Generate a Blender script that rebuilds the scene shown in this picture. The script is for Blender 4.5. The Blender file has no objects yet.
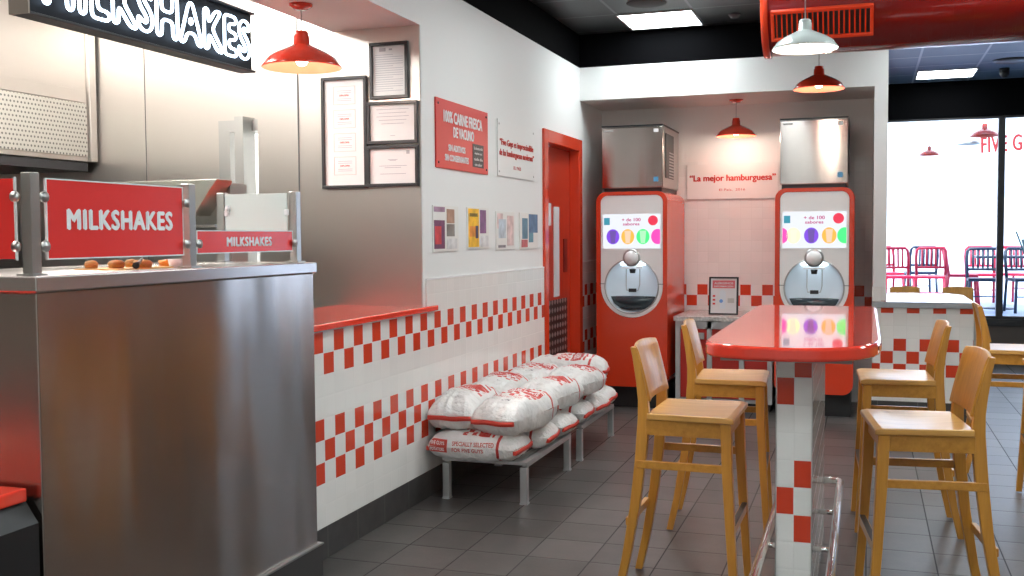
import bpy, bmesh, math, random
from mathutils import Vector, Matrix, noise
from mathutils.bvhtree import BVHTree
C = bpy.context.scene.collection
PI = math.pi
rnd = random.Random(7)

# ------------------------------------------------------------------ materials
MATS = {}
def nt(name):
    m = bpy.data.materials.new(name); m.use_nodes = True
    n = m.node_tree; b = n.nodes['Principled BSDF']
    return m, n, b
def mat(name, col, rough=.5, metal=0., bump=0., bscale=40., var=0., emis=None, estr=0., alpha=1., coat=0., trans=0., spec=None):
    if name in MATS: return MATS[name]
    m, n, b = nt(name)
    b.inputs['Base Color'].default_value = (*col, 1); b.inputs['Roughness'].default_value = rough
    b.inputs['Metallic'].default_value = metal; b.inputs['Alpha'].default_value = alpha
    b.inputs['Coat Weight'].default_value = coat; b.inputs['Transmission Weight'].default_value = trans
    if spec is not None: b.inputs['Specular IOR Level'].default_value = spec
    if emis: b.inputs['Emission Color'].default_value = (*emis, 1); b.inputs['Emission Strength'].default_value = estr
    if bump or var:
        tc = n.nodes.new('ShaderNodeTexCoord'); nz = n.nodes.new('ShaderNodeTexNoise')
        nz.inputs['Scale'].default_value = bscale; nz.inputs['Detail'].default_value = 4
        n.links.new(tc.outputs['Object'], nz.inputs['Vector'])
        if bump:
            bp = n.nodes.new('ShaderNodeBump'); bp.inputs['Strength'].default_value = bump; bp.inputs['Distance'].default_value = .01
            n.links.new(nz.outputs['Fac'], bp.inputs['Height']); n.links.new(bp.outputs['Normal'], b.inputs['Normal'])
        if var:
            r = n.nodes.new('ShaderNodeMapRange'); r.inputs['From Min'].default_value = .25; r.inputs['From Max'].default_value = .75; r.inputs['To Min'].default_value = 1-var; r.inputs['To Max'].default_value = 1+var
            n.links.new(nz.outputs['Fac'], r.inputs['Value'])
            mx = n.nodes.new('ShaderNodeVectorMath'); mx.operation = 'SCALE'; mx.inputs[0].default_value = col
            n.links.new(r.outputs['Result'], mx.inputs['Scale']); n.links.new(mx.outputs['Vector'], b.inputs['Base Color'])
    MATS[name] = m; return m
class G:                                    # tiny node-math builder
    def __init__(s, n): s.n = n
    def m(s, op, *a):
        x = s.n.nodes.new('ShaderNodeMath'); x.operation = op
        for i, v in enumerate(a):
            if isinstance(v, (int, float)): x.inputs[i].default_value = v
            else: s.n.links.new(v, x.inputs[i])
        return x.outputs[0]
    def mix(s, f, a, b):
        x = s.n.nodes.new('ShaderNodeMix'); x.data_type = 'RGBA'
        for k, v in ((0, f), (6, a), (7, b)):
            if isinstance(v, (int, float)): x.inputs[k].default_value = v
            elif isinstance(v, tuple): x.inputs[k].default_value = (*v, 1)
            else: s.n.links.new(v, x.inputs[k])
        return x.outputs[2]
    def pos(s):
        g = s.n.nodes.new('ShaderNodeNewGeometry'); p = s.n.nodes.new('ShaderNodeSeparateXYZ')
        s.n.links.new(g.outputs['Position'], p.inputs[0]); return g.outputs['Position'], p.outputs
    def obj(s):
        g = s.n.nodes.new('ShaderNodeTexCoord'); p = s.n.nodes.new('ShaderNodeSeparateXYZ')
        s.n.links.new(g.outputs['Object'], p.inputs[0]); return g.outputs['Object'], p.outputs
    def noise(s, vec, scale, detail=3, sc3=None):
        if sc3:
            mp = s.n.nodes.new('ShaderNodeMapping'); mp.inputs['Scale'].default_value = sc3
            s.n.links.new(vec, mp.inputs['Vector']); vec = mp.outputs['Vector']
        x = s.n.nodes.new('ShaderNodeTexNoise'); x.inputs['Scale'].default_value = scale; x.inputs['Detail'].default_value = detail
        s.n.links.new(vec, x.inputs['Vector']); return x.outputs['Fac']
    def bump(s, b, h, st=.3, d=.002):
        x = s.n.nodes.new('ShaderNodeBump'); x.inputs['Strength'].default_value = st; x.inputs['Distance'].default_value = d
        s.n.links.new(h, x.inputs['Height']); s.n.links.new(x.outputs['Normal'], b.inputs['Normal'])
RED = (.66, .055, .02)
def tile_mat(name, ax, u0, pu, z0, pv, rows, par, red=RED, white=(.85, .84, .81), grout=(.75, .74, .71), rough=.16, grw=.018, paintz=None):
    m, n, b = nt(name); g = G(n); P, xyz = g.pos()
    u = g.m('DIVIDE', g.m('SUBTRACT', xyz[ax], u0), pu); v = g.m('DIVIDE', g.m('SUBTRACT', xyz[2], z0), pv)
    iu, iv = g.m('FLOOR', u), g.m('FLOOR', v); fu, fv = g.m('SUBTRACT', u, iu), g.m('SUBTRACT', v, iv)
    e = g.m('MINIMUM', g.m('MINIMUM', fu, g.m('SUBTRACT', 1, fu)), g.m('MINIMUM', fv, g.m('SUBTRACT', 1, fv)))
    joint = g.m('LESS_THAN', e, grw)
    if rows:
        inr = 0.
        for r in rows: inr = g.m('ADD', g.m('COMPARE', iv, float(r), .1), inr)
        odd = g.m('FLOORED_MODULO', g.m('ADD', g.m('ADD', iu, iv), float(par)), 2.)
        isred = g.m('MULTIPLY', inr, g.m('GREATER_THAN', odd, .5))
        c = g.mix(isred, white, red)
    else: c = g.mix(0., white, white)
    # faint tone change from tile to tile
    wn = n.nodes.new('ShaderNodeTexWhiteNoise'); cb = n.nodes.new('ShaderNodeCombineXYZ')
    n.links.new(iu, cb.inputs[0]); n.links.new(iv, cb.inputs[1]); n.links.new(cb.outputs[0], wn.inputs['Vector'])
    k = g.m('ADD', g.m('MULTIPLY', wn.outputs['Value'], .05), .96)
    vm = n.nodes.new('ShaderNodeVectorMath'); vm.operation = 'SCALE'; n.links.new(c, vm.inputs[0]); n.links.new(k, vm.inputs['Scale'])
    c = g.mix(joint, vm.outputs[0], grout)
    n.links.new(c, b.inputs['Base Color'])
    n.links.new(g.m('ADD', g.m('MULTIPLY', joint, .5), rough), b.inputs['Roughness'])
    g.bump(b, g.m('MINIMUM', g.m('MULTIPLY', e, 12), 1.), .35, .0015)
    MATS[name] = m; return m
def floor_mat():
    m, n, b = nt('slate grey floor tile'); g = G(n); P, xyz = g.pos()
    u = g.m('DIVIDE', g.m('SUBTRACT', xyz[0], -2.062), .2965); v = g.m('DIVIDE', g.m('SUBTRACT', xyz[1], 4.207), .2995)
    iu, iv = g.m('FLOOR', u), g.m('FLOOR', v); fu, fv = g.m('SUBTRACT', u, iu), g.m('SUBTRACT', v, iv)
    e = g.m('MINIMUM', g.m('MINIMUM', fu, g.m('SUBTRACT', 1, fu)), g.m('MINIMUM', fv, g.m('SUBTRACT', 1, fv)))
    joint = g.m('LESS_THAN', e, .011)
    wn = n.nodes.new('ShaderNodeTexWhiteNoise'); cb = n.nodes.new('ShaderNodeCombineXYZ')
    n.links.new(iu, cb.inputs[0]); n.links.new(iv, cb.inputs[1]); n.links.new(cb.outputs[0], wn.inputs['Vector'])
    nz = g.noise(P, 9, 6); nf = g.noise(P, 60, 3)
    k = g.m('ADD', g.m('ADD', g.m('MULTIPLY', wn.outputs['Value'], .35), g.m('MULTIPLY', nz, .8)), g.m('MULTIPLY', nf, .25))
    vm = n.nodes.new('ShaderNodeVectorMath'); vm.operation = 'SCALE'; vm.inputs[0].default_value = (.125, .112, .106); n.links.new(k, vm.inputs['Scale'])
    n.links.new(g.mix(joint, vm.outputs[0], (.035, .034, .034)), b.inputs['Base Color'])
    n.links.new(g.m('ADD', g.m('ADD', g.m('MULTIPLY', joint, .4), .30), g.m('MULTIPLY', nz, .12)), b.inputs['Roughness'])
    g.bump(b, g.m('ADD', g.m('MINIMUM', g.m('MULTIPLY', e, 20), 1.), g.m('MULTIPLY', nf, .25)), .3, .002)
    return m
def base_mat(name, ax, u0):
    m, n, b = nt(name); g = G(n); P, xyz = g.pos()
    u = g.m('FRACT', g.m('DIVIDE', g.m('SUBTRACT', xyz[ax], u0), .2995))
    j = g.m('LESS_THAN', g.m('MINIMUM', u, g.m('SUBTRACT', 1, u)), .012); nz = g.noise(P, 12, 5)
    vm = n.nodes.new('ShaderNodeVectorMath'); vm.operation = 'SCALE'; vm.inputs[0].default_value = (.06, .057, .055); n.links.new(g.m('ADD', nz, .4), vm.inputs['Scale'])
    n.links.new(g.mix(j, vm.outputs[0], (.11, .105, .10)), b.inputs['Base Color']); b.inputs['Roughness'].default_value = .4
    return m
def ceil_mat():
    m, n, b = nt('black ceiling tile with painted daylight'); g = G(n); P, xyz = g.pos()
    u = g.m('FRACT', g.m('DIVIDE', g.m('SUBTRACT', xyz[0], -1.86), .5865)); v = g.m('FRACT', g.m('DIVIDE', g.m('SUBTRACT', xyz[1], 8.05), .6))
    e = g.m('MINIMUM', g.m('MINIMUM', u, g.m('SUBTRACT', 1, u)), g.m('MINIMUM', v, g.m('SUBTRACT', 1, v)))
    j = g.m('LESS_THAN', e, .018)
    far = g.m('GREATER_THAN', xyz[1], 9.65)  # towards the windows, blue daylight is painted into the tile colour
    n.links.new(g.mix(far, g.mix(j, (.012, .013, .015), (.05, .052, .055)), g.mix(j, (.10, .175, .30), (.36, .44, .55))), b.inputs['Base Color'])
    n.links.new(g.m('SUBTRACT', .42, g.m('MULTIPLY', j, .1)), b.inputs['Roughness'])
    g.bump(b, g.m('ADD', g.m('MULTIPLY', g.noise(P, 90, 2), .2), j), .12, .003)
    return m
def wood_mat(name, c1, c2, axis=0, rough=.32):
    m, n, b = nt(name); g = G(n); P, xyz = g.obj()
    s3 = [14, 14, 14]; s3[axis] = 1.1
    a = g.noise(P, 3.0, 4, tuple(s3)); s4 = [60, 60, 60]; s4[axis] = 3
    f = g.noise(P, 3.0, 2, tuple(s4))
    r = n.nodes.new('ShaderNodeMapRange'); r.inputs['From Min'].default_value = .3; r.inputs['From Max'].default_value = .7
    n.links.new(g.m('ADD', g.m('MULTIPLY', a, .75), g.m('MULTIPLY', f, .25)), r.inputs['Value'])
    n.links.new(g.mix(r.outputs[0], c1, c2), b.inputs['Base Color'])
    b.inputs['Roughness'].default_value = rough; b.inputs['Coat Weight'].default_value = .25; b.inputs['Coat Roughness'].default_value = .2
    g.bump(b, f, .08, .001)
    MATS[name] = m; return m
def steel_mat(name, col=(.56, .54, .52), rough=.27, axis=2, rot=.25, wav=0., aniso=.75, brush=.06):
    """brushed sheet: axis = direction the reflections smear along"""
    m, n, b = nt(name); g = G(n); P, xyz = g.pos()
    b.inputs['Base Color'].default_value = (*col, 1); b.inputs['Metallic'].default_value = 1
    b.inputs['Anisotropic'].default_value = aniso
    tg = n.nodes.new('ShaderNodeTangent'); tg.direction_type = 'RADIAL'; tg.axis = 'Z'
    n.links.new(tg.outputs[0], b.inputs['Tangent'])
    if axis == 2: b.inputs['Anisotropic Rotation'].default_value = rot
    s3 = (2, 2, 160)
    br = g.noise(P, 1.5, 3, s3)
    n.links.new(g.m('ADD', g.m('MULTIPLY', g.m('SUBTRACT', br, .5), .08), rough), b.inputs['Roughness'])
    if wav: g.bump(b, g.m('MULTIPLY', g.noise(P, 1., 1, (3.2, 3.2, .45)), wav), .6, .03)
    MATS[name] = m; return m

WHITE = mat('white wall paint', (.83, .84, .83), .55, bump=.02, bscale=150)
SOFF = mat('off white soffit paint', (.82, .79, .76), .6)
BLACKP = mat('black ceiling paint', (.002, .002, .0025), .8, spec=.03)
REDP = mat('glossy red paint', (.70, .050, .014), .22, coat=.3)
REDTOP = mat('glossy red solid surface', (.84, .055, .03), .06, coat=.6)
REDSIGN = mat('red sign vinyl', (.66, .032, .022), .35)
REDPANEL = mat('red acrylic panel', (.78, .035, .03), .25, emis=None)
WTXT = mat('white lettering', (.85, .85, .86), .4)
RTXT = mat('red lettering', (.62, .04, .03), .5)
GTXT = mat('grey printed text', (.32, .32, .34), .6)
BLACK = mat('black plastic', (.012, .012, .013), .4)
BLACKM = mat('black powder coated metal', (.02, .02, .022), .35)
PAPER = mat('white paper', (.66, .66, .66), .7)
STEEL = steel_mat('brushed stainless steel')
STEELC = steel_mat('wavy brushed stainless steel', (.42, .375, .34), .19, 2, wav=.8, aniso=.85)
STEELK = steel_mat('bright kitchen stainless steel', (.64, .60, .56), .36, 2, wav=.12, aniso=.5, rot=0.)
SATIN = mat('satin grey metal', (.50, .50, .49), .35, 1.)
GREYM = mat('grey painted metal', (.42, .42, .42), .4)
CHROME = mat('polished chrome', (.72, .70, .68), .24, 1.)
ALU = mat('aluminium leg', (.62, .62, .62), .38, .8)
GLASSY = mat('clear acrylic', (.9, .93, .92), .05, alpha=.10)
FROST = mat('frosted white glass', (.74, .82, .80), .4, alpha=.93)
WOOD = wood_mat('honey beech wood', (.62, .285, .040), (.46, .19, .022), 2)
WOODX = wood_mat('honey beech wood seat', (.70, .38, .10), (.55, .26, .055), 0)
WOODY = wood_mat('honey beech wood rail', (.60, .28, .040), (.45, .185, .022), 1)
def glass_mat():
    m, n, b = nt('window glass'); n.nodes.remove(b)
    out = n.nodes['Material Output']; t = n.nodes.new('ShaderNodeBsdfTransparent'); t.inputs[0].default_value = (.93, .96, 1, 1)
    gl = n.nodes.new('ShaderNodeBsdfGlossy'); gl.inputs['Roughness'].default_value = .02
    fr = n.nodes.new('ShaderNodeFresnel'); fr.inputs['IOR'].default_value = 1.35; mx = n.nodes.new('ShaderNodeMixShader')
    n.links.new(fr.outputs[0], mx.inputs[0]); n.links.new(t.outputs[0], mx.inputs[1]); n.links.new(gl.outputs[0], mx.inputs[2]); n.links.new(mx.outputs[0], out.inputs[0])
    return m
GLASS = glass_mat()
def emi(name, col, s):
    if name in MATS: return MATS[name]
    return mat(name, (.02, .02, .02), .5, emis=col, estr=s)

# ------------------------------------------------------------------ mesh helpers
class MB:
    def __init__(s, T=None): s.v = []; s.f = []; s.T = T; s.sm = []
    def add(s, vs, fs, smooth=False):
        o = len(s.v)
        for p in vs:
            p = Vector(p); s.v.append(tuple(s.T @ p if s.T else p))
        for f in fs: s.f.append(tuple(i+o for i in f)); s.sm.append(smooth)
        return s
    def box(s, x0, x1, y0, y1, z0, z1):
        vs = [(x, y, z) for x in (x0, x1) for y in (y0, y1) for z in (z0, z1)]
        return s.add(vs, [(0, 1, 3, 2), (4, 6, 7, 5), (0, 4, 5, 1), (2, 3, 7, 6), (0, 2, 6, 4), (1, 5, 7, 3)])
    def loft(s, rings, smooth=True, closed=False, caps=True):
        n = len(rings[0]); vs = [p for r in rings for p in r]; fs = []
        m = len(rings)
        for i in range(m if closed else m-1):
            for j in range(n):
                a, b = i*n+j, i*n+(j+1) % n; c, d = ((i+1) % m)*n+(j+1) % n, ((i+1) % m)*n+j
                fs.append((a, b, c, d))
        s.add(vs, fs, smooth)
        if caps and not closed:
            o = len(s.v)-len(vs)
            s.f.append(tuple(o+j for j in reversed(range(n)))); s.sm.append(False)
            s.f.append(tuple(o+(m-1)*n+j for j in range(n))); s.sm.append(False)
        return s
    def tube(s, pts, r, n=10, closed=False):
        pts = [Vector(p) for p in pts]; R = []; m = len(pts); up = None
        for i, p in enumerate(pts):
            a = pts[(i-1) % m] if (closed or i) else p; b = pts[(i+1) % m] if (closed or i < m-1) else p
            t = (b-a).normalized()
            if up is None:
                up = Vector((0, 0, 1)) if abs(t.z) < .9 else Vector((1, 0, 0))
            u = t.cross(up).normalized(); w = u.cross(t).normalized(); up = w
            rr = r[i] if isinstance(r, (list, tuple)) else r
            R.append([p+u*math.cos(2*PI*k/n)*rr+w*math.sin(2*PI*k/n)*rr for k in range(n)])
        return s.loft(R, True, closed)
    def bar(s, secs):
        """secs: list of (centre, halfx, halfy) rectangles along a run"""
        R = []
        for c, hx, hy in secs:
            x, y, z = c; R.append([(x-hx, y-hy, z), (x+hx, y-hy, z), (x+hx, y+hy, z), (x-hx, y+hy, z)])
        return s.loft(R, False)
    def lathe(s, prof, c=(0, 0, 0), n=40, axis='z', smooth=True):
        R = []
        for r, h in prof:
            ring = []
            for k in range(n):
                a = 2*PI*k/n; x, y = r*math.cos(a), r*math.sin(a)
                ring.append({'z': (c[0]+x, c[1]+y, c[2]+h), 'y': (c[0]+x, c[1]+h, c[2]-y), 'x': (c[0]+h, c[1]+x, c[2]+y)}[axis])
            R.append(ring)
        return s.loft(R, smooth, False, False)
    def disc(s, c, r, n=24, axis='z', th=.001, sx=1):
        prof = [(0.0001, 0), (r, 0), (r, th), (.0001, th)]
        return s.lathe(prof, c, n, axis, False)
    def prism(s, poly, h0, h1, plane='xy'):
        def P(a, b, h): return {'xy': (a, b, h), 'xz': (a, h, b), 'yz': (h, a, b)}[plane]
        n = len(poly); vs = [P(a, b, h0) for a, b in poly]+[P(a, b, h1) for a, b in poly]
        fs = [tuple(reversed(range(n))), tuple(range(n, 2*n))]+[(i, (i+1) % n, n+(i+1) % n, n+i) for i in range(n)]
        return s.add(vs, fs)
    def build(s, name, m, parent=None, bevel=0., seg=2, solid=0.):
        me = bpy.data.meshes.new(name); me.from_pydata(s.v, [], s.f)
        me.polygons.foreach_set('use_smooth', s.sm)
        bm = bmesh.new(); bm.from_mesh(me)
        bmesh.ops.recalc_face_normals(bm, faces=bm.faces); bm.to_mesh(me); bm.free()
        me.materials.append(m); o = bpy.data.objects.new(name, me); C.objects.link(o)
        if parent: o.parent = parent
        if solid: md = o.modifiers.new('solid', 'SOLIDIFY'); md.thickness = solid; md.offset = 0
        if bevel: md = o.modifiers.new('bevel', 'BEVEL'); md.width = bevel; md.segments = seg; md.limit_method = 'ANGLE'; md.angle_limit = .7
        return o
def frame(o, xa, ya):
    xa, ya = Vector(xa).normalized(), Vector(ya).normalized(); z = xa.cross(ya)
    M = Matrix((xa, ya, z)).transposed().to_4x4(); M.translation = Vector(o); return M
LW = lambda y, z, x=-2.351: frame((x, y, z), (0, 1, 0), (0, 0, 1))      # facing +x
BW = lambda x, z, y: frame((x, y, z), (1, 0, 0), (0, 0, 1))             # facing -y
def thing(name, label, cat, M=None, group=None):
    o = bpy.data.objects.new(name, None); C.objects.link(o); o.empty_display_size = .05
    if M is not None: o.matrix_world = M if isinstance(M, Matrix) else Matrix.Translation(M)
    o['label'] = label; o['category'] = cat
    if group: o['group'] = group
    return o
def tag(o, label, cat, group=None, kind=None):
    o['label'] = label; o['category'] = cat
    if group: o['group'] = group
    if kind: o['kind'] = kind
    return o
def struct(o): o['kind'] = 'structure'; return o
def text_mesh(body, w, h, bold=0., extrude=.0006, outline=0., spacing=1., align='CENTER', line=1.0):
    cu = bpy.data.curves.new('t', 'FONT'); cu.body = body; cu.size = 1; cu.offset = bold; cu.space_character = spacing
    cu.align_x = align; cu.space_line = line
    cu.resolution_u = 3
    ob = bpy.data.objects.new('t', cu); C.objects.link(ob)
    dg = bpy.context.evaluated_depsgraph_get(); dg.update()
    me = bpy.data.meshes.new_from_object(ob.evaluated_get(dg))
    xs = [v.co.x for v in me.vertices]; ys = [v.co.y for v in me.vertices]
    cx, cy = (min(xs)+max(xs))/2, (min(ys)+max(ys))/2; W, H = max(xs)-min(xs), max(ys)-min(ys)
    sx = w/W; sy = h/H if h else sx
    for v in me.vertices: v.co = ((v.co.x-cx)*sx, (v.co.y-cy)*sy, 0)
    bpy.data.objects.remove(ob); bpy.data.curves.remove(cu)
    return me
def text(parent, body, cx, cy, w, h, m, z=.0, bold=.0, spacing=1., T=None, name='lettering', th=.0012, line=1., fat=0.):
    """lettering in the parent's x (right) / y (up) plane, or through T"""
    me = text_mesh(body, w, h, bold, spacing=spacing, line=line)
    bm = bmesh.new(); bm.from_mesh(me)
    for q_i, (dx, dy) in enumerate(((-fat, 0), (fat, 0), (0, fat*.7), (0, -fat*.7)) if fat else ()):       # heavier strokes
        k0 = len(bm.verts); bm.from_mesh(me); bm.verts.ensure_lookup_table()
        for q_ in bm.verts[k0:]: q_.co.x += dx; q_.co.y += dy; q_.co.z += .0005*(q_i+1)
    r = bmesh.ops.extrude_face_region(bm, geom=list(bm.faces))
    for e in r['geom']:
        if isinstance(e, bmesh.types.BMVert): e.co.z += th
    for v in bm.verts: v.co += Vector((cx, cy, z))
    if T: bm.transform(T)
    bmesh.ops.recalc_face_normals(bm, faces=bm.faces)
    for f_ in bm.faces: f_.smooth = False
    bm.to_mesh(me); bm.free(); me.materials.clear(); me.materials.append(m)
    o = bpy.data.objects.new(name, me); C.objects.link(o); o.parent = parent; return o
def neon(parent, body, cx, cy, w, h, m, r, name='neon_lettering', bold=.0, z=0.):
    me = text_mesh(body, w, h, bold, outline=1, spacing=1.1)
    # chain the outline edges into loops and sweep a tube along each
    bm = bmesh.new(); bm.from_mesh(me); bmesh.ops.remove_doubles(bm, verts=bm.verts, dist=1e-6); bm.to_mesh(me)
    bm.edges.ensure_lookup_table(); rim = [tuple(v.index for v in e.verts) for e in bm.edges if len(e.link_faces) == 1]; bm.free()
    adj = {}
    for a, b in rim:
        adj.setdefault(a, []).append(b); adj.setdefault(b, []).append(a)
    mb = MB(); seen = set()
    for s0 in adj:
        if s0 in seen: continue
        loop = [s0]; seen.add(s0); cur = s0
        while True:
            nx = [k for k in adj[cur] if k not in seen]
            if not nx: break
            cur = nx[0]; seen.add(cur); loop.append(cur)
        if len(loop) < 3: continue
        P = [me.vertices[i].co+Vector((cx, cy, z)) for i in loop]; Q = []
        for i in range(len(P)):                       # resample evenly
            a, b = P[i], P[(i+1) % len(P)]; k = max(1, int((b-a).length/.008))
            Q += [a.lerp(b, t/k) for t in range(k)]
        for _ in range(5): Q = [(Q[i-1]+Q[i]*2+Q[(i+1) % len(Q)])/4 for i in range(len(Q))]
        mb.tube(Q, r, 8, True)
    return mb.build(name, m, parent)
def rrect(x0, x1, y0, y1, r, n=6):
    P = []
    for cx, cy, a in ((x1-r, y0+r, -PI/2), (x1-r, y1-r, 0), (x0+r, y1-r, PI/2), (x0+r, y0+r, PI)):
        for k in range(n+1): P.append((cx+r*math.cos(a+k*PI/2/n), cy+r*math.sin(a+k*PI/2/n)))
    return P
def plate(name, outer, holes, h0, h1, m, parent, bevel=0.):
    """flat plate in x/z with holes, between y=h0 and y=h1"""
    cu = bpy.data.curves.new('p', 'CURVE'); cu.dimensions = '2D'; cu.fill_mode = 'BOTH'; cu.extrude = abs(h1-h0)/2
    for L in [outer]+holes:
        sp = cu.splines.new('POLY'); sp.points.add(len(L)-1); sp.use_cyclic_u = True
        for p, (a, b) in zip(sp.points, L): p.co = (a, b, 0, 1)
    ob = bpy.data.objects.new('p', cu); C.objects.link(ob); dg = bpy.context.evaluated_depsgraph_get(); dg.update()
    me = bpy.data.meshes.new_from_object(ob.evaluated_get(dg)); bpy.data.objects.remove(ob); bpy.data.curves.remove(cu)
    for q_ in me.polygons: q_.use_smooth = False
    for v in me.vertices: x, y, z = v.co; v.co = (x, (h0+h1)/2+z, y)
    bm = bmesh.new(); bm.from_mesh(me); bmesh.ops.remove_doubles(bm, verts=bm.verts, dist=1e-5); bmesh.ops.recalc_face_normals(bm, faces=bm.faces); bm.to_mesh(me); bm.free()
    me.materials.clear(); me.materials.append(m); o = bpy.data.objects.new(name, me); C.objects.link(o); o.parent = parent
    if bevel: md = o.modifiers.new('bevel', 'BEVEL'); md.width = bevel; md.segments = 2; md.limit_method = 'ANGLE'
    return o
def copy_tree(o, parent=None):
    c = o.copy(); C.objects.link(c)
    if parent: c.parent = parent
    for ch in [k for k in bpy.data.objects if k.parent == o]: copy_tree(ch, c)
    return c

# ------------------------------------------------------------------ the setting
XW, YC = -2.351, 8.757
YB = 9.56; YWIN = 12.9; ZC = 3.2; ZP = 2.92
TILE_L = tile_mat('checkered wall tile left', 1, 4.195, .0993, .15, .1, (2, 3, 4, 7, 8), 0)
TILE_B = tile_mat('checkered wall tile back', 0, -1.459, .0967, .14, .0985, (7, 8), 1)
TILE_P = tile_mat('checkered wall tile low wall', 0, .116, .0967, .145, .1, (2, 3, 4, 7), 0)
TILE_C = tile_mat('checkered tile column end', 0, -.300, .061, .062, .1, (3, 4, 5, 8, 9), 1, grw=.014)
TILE_S = tile_mat('checkered tile column side', 1, 3.85, .1, .062, .1, (3, 4, 5, 8, 9), 0, rough=.06)
B = lambda name, m, *a, bevel=0.: struct(MB().box(*a).build(name, m, None, bevel))
struct(MB().box(-6.2, 4.6, -2.2, YWIN+.15, -.1, 0).build('floor', floor_mat()))
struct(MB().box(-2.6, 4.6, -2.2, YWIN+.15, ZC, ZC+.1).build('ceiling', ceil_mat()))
B('ceiling_kitchen', WHITE, -6.2, -2.915, -2.2, 6.6, 3.05, 3.15)
# left wall: pieces around the door and the serving opening
wl = MB(); wl.box(-2.60, XW, 5.36, 7.70, 0, ZP); wl.box(-2.60, XW, 7.70, 8.72, 2.26, ZP); wl.box(-2.60, XW, 8.72, YB+.1, 0, ZP)
wl.box(-2.9, XW, -2.2, 5.36, 2.65, ZP)
struct(wl.build('wall_left', WHITE))
B('wall_left_under_opening', WHITE, -2.60, XW-.012, 3.985, 5.36, 0, 1.055)
B('trim_black_left', BLACKP, -2.9, XW, -2.2, YB+.1, ZP, ZC)
t = MB(); t.box(XW-.012, XW+.012, 3.985, 5.385, .15, 1.055); t.box(XW, XW+.012, 5.385, 7.645, .15, 1.232)
struct(t.build('trim_tile_left', TILE_L))
t = MB(); t.box(XW, XW+.014, 5.385, 7.645, 1.232, 1.24); struct(t.build('trim_tile_cap', WTXT))
struct(MB().box(XW-.012, XW+.014, 3.99, 7.645, 0, .15).build('baseboard_left', base_mat('slate baseboard left', 1, 4.207), None, .002))
t = MB(); t.box(XW, XW+.01, 8.77, YB, .15, 1.25); struct(t.build('trim_tile_alcove', tile_mat('checkered wall tile alcove side', 1, 8.76, .1, .15, .1, (7, 8, 3, 4), 0)))
# alcove back wall, soffit, pillar
B('wall_back', SOFF, -2.6, .155, YB, YB+.12, 0, ZP)
B('trim_tile_back', TILE_B, XW, .054, YB-.012, YB, 0, 2.14)
B('wall_soffit', WHITE, XW, .155, YC, YC+.02, 2.64, ZP)
B('ceiling_alcove', SOFF, XW, .155, YC+.02, YB, 2.64, ZP)
B('trim_black_back', BLACKP, XW, .155, YC, YB+.1, ZP, ZC)
B('wall_pillar', WHITE, .054, .155, YC, YWIN, .94, 2.64)
B('trim_black_pillar', BLACKP, .054, .155, YB+.1, YWIN, 2.64, ZC)
B('trim_tile_pillar', TILE_P, .050, .157, YC-.004, YC+.05, .94, 1.055)
# low tiled wall
B('wall_low', TILE_P, .054, .80, YC, YC+.14, .145, .889)
struct(MB().box(.05, .804, YC-.006, YC+.146, 0, .145).build('baseboard_low', base_mat('slate baseboard low wall', 0, .1)))
B('trim_low_wall_edge', SATIN, .797, .812, YC-.01, YC+.15, 0, .889)
# window wall: header, frame, sill
B('wall_window_header', BLACKP, .155, 4.6, YWIN, YWIN+.15, 2.79, ZC)
B('trim_window_sill', BLACKM, .155, 4.6, YWIN-.03, YWIN+.15, .42, .50)
B('wall_window_base', mat('dark brown plinth', (.09, .07, .06), .4), .155, 4.6, YWIN, YWIN+.15, 0, .42)
def window(i, x0, x1):
    f = MB()
    for a, b in ((x0, x0+.035), (x1-.035, x1)): f.box(a, b, YWIN+.01, YWIN+.09, .50, 2.79)
    f.box(x0+.035, x1-.035, YWIN+.01, YWIN+.09, .50, .53); f.box(x0+.035, x1-.035, YWIN+.01, YWIN+.09, 2.765, 2.79)
    w = struct(f.build('window_%d' % i, BLACKM))
    MB().box(x0+.035, x1-.035, YWIN+.045, YWIN+.053, .53, 2.765).build('pane', GLASS, w)
window(1, .157, 1.438); window(2, 1.438, 2.72); window(3, 2.72, 4.0)
B('wall_right', mat('brown wall paint', (.30, .23, .17), .5), 4.5, 4.6, -2.2, YWIN, 0, ZC)
B('wall_right_window_end', WHITE, 4.0, 4.5, YWIN, YWIN+.15, .5, 2.79)
B('wall_front', WHITE, -6.2, 4.6, -2.3, -2.2, 0, ZC)
# kitchen shell
sw = MB(); sw.box(-3.40, -2.60, 5.36, 5.42, 0, 3.05); sw.box(-2.60, XW-.004, 5.352, 5.36, 1.06, 2.65)
struct(sw.build('wall_kitchen_end', STEELK))
B('trim_kitchen_seam', mat('dark seam grey', (.10, .10, .10), .5), -3.130, -3.123, 5.355, 5.3605, 0, 3.05)  # dark strip along the joint between steel sheets
B('wall_kitchen_back', STEELK, -6.2, -3.80, 5.6, 5.7, 0, 3.05)
tb = MB()
for xx in (-4.38,): tb.box(xx, xx+.004, 5.597, 5.6, 1.2, 3.05)
struct(tb.build('trim_kitchen_panel_joint', MATS['dark seam grey']))
B('wall_kitchen_left', STEELK, -6.2, -6.1, -2.2, 5.6, 0, 3.05)
B('wall_kitchen_passage', WHITE, -6.2, -2.6, 6.5, 6.6, 0, 3.05)
d = MB(); d.box(-3.80, -3.72, 5.55, 5.7, 0, 2.13); d.box(-3.80, -3.40, 5.55, 5.7, 2.13, 2.20); d.box(-3.62, -3.56, 5.45, 5.58, 0, 2.21)
struct(d.build('door_2', SATIN))
B('wall_kitchen_over_passage', STEELK, -3.80, -3.40, 5.6, 5.7, 2.2, 3.05)

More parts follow.
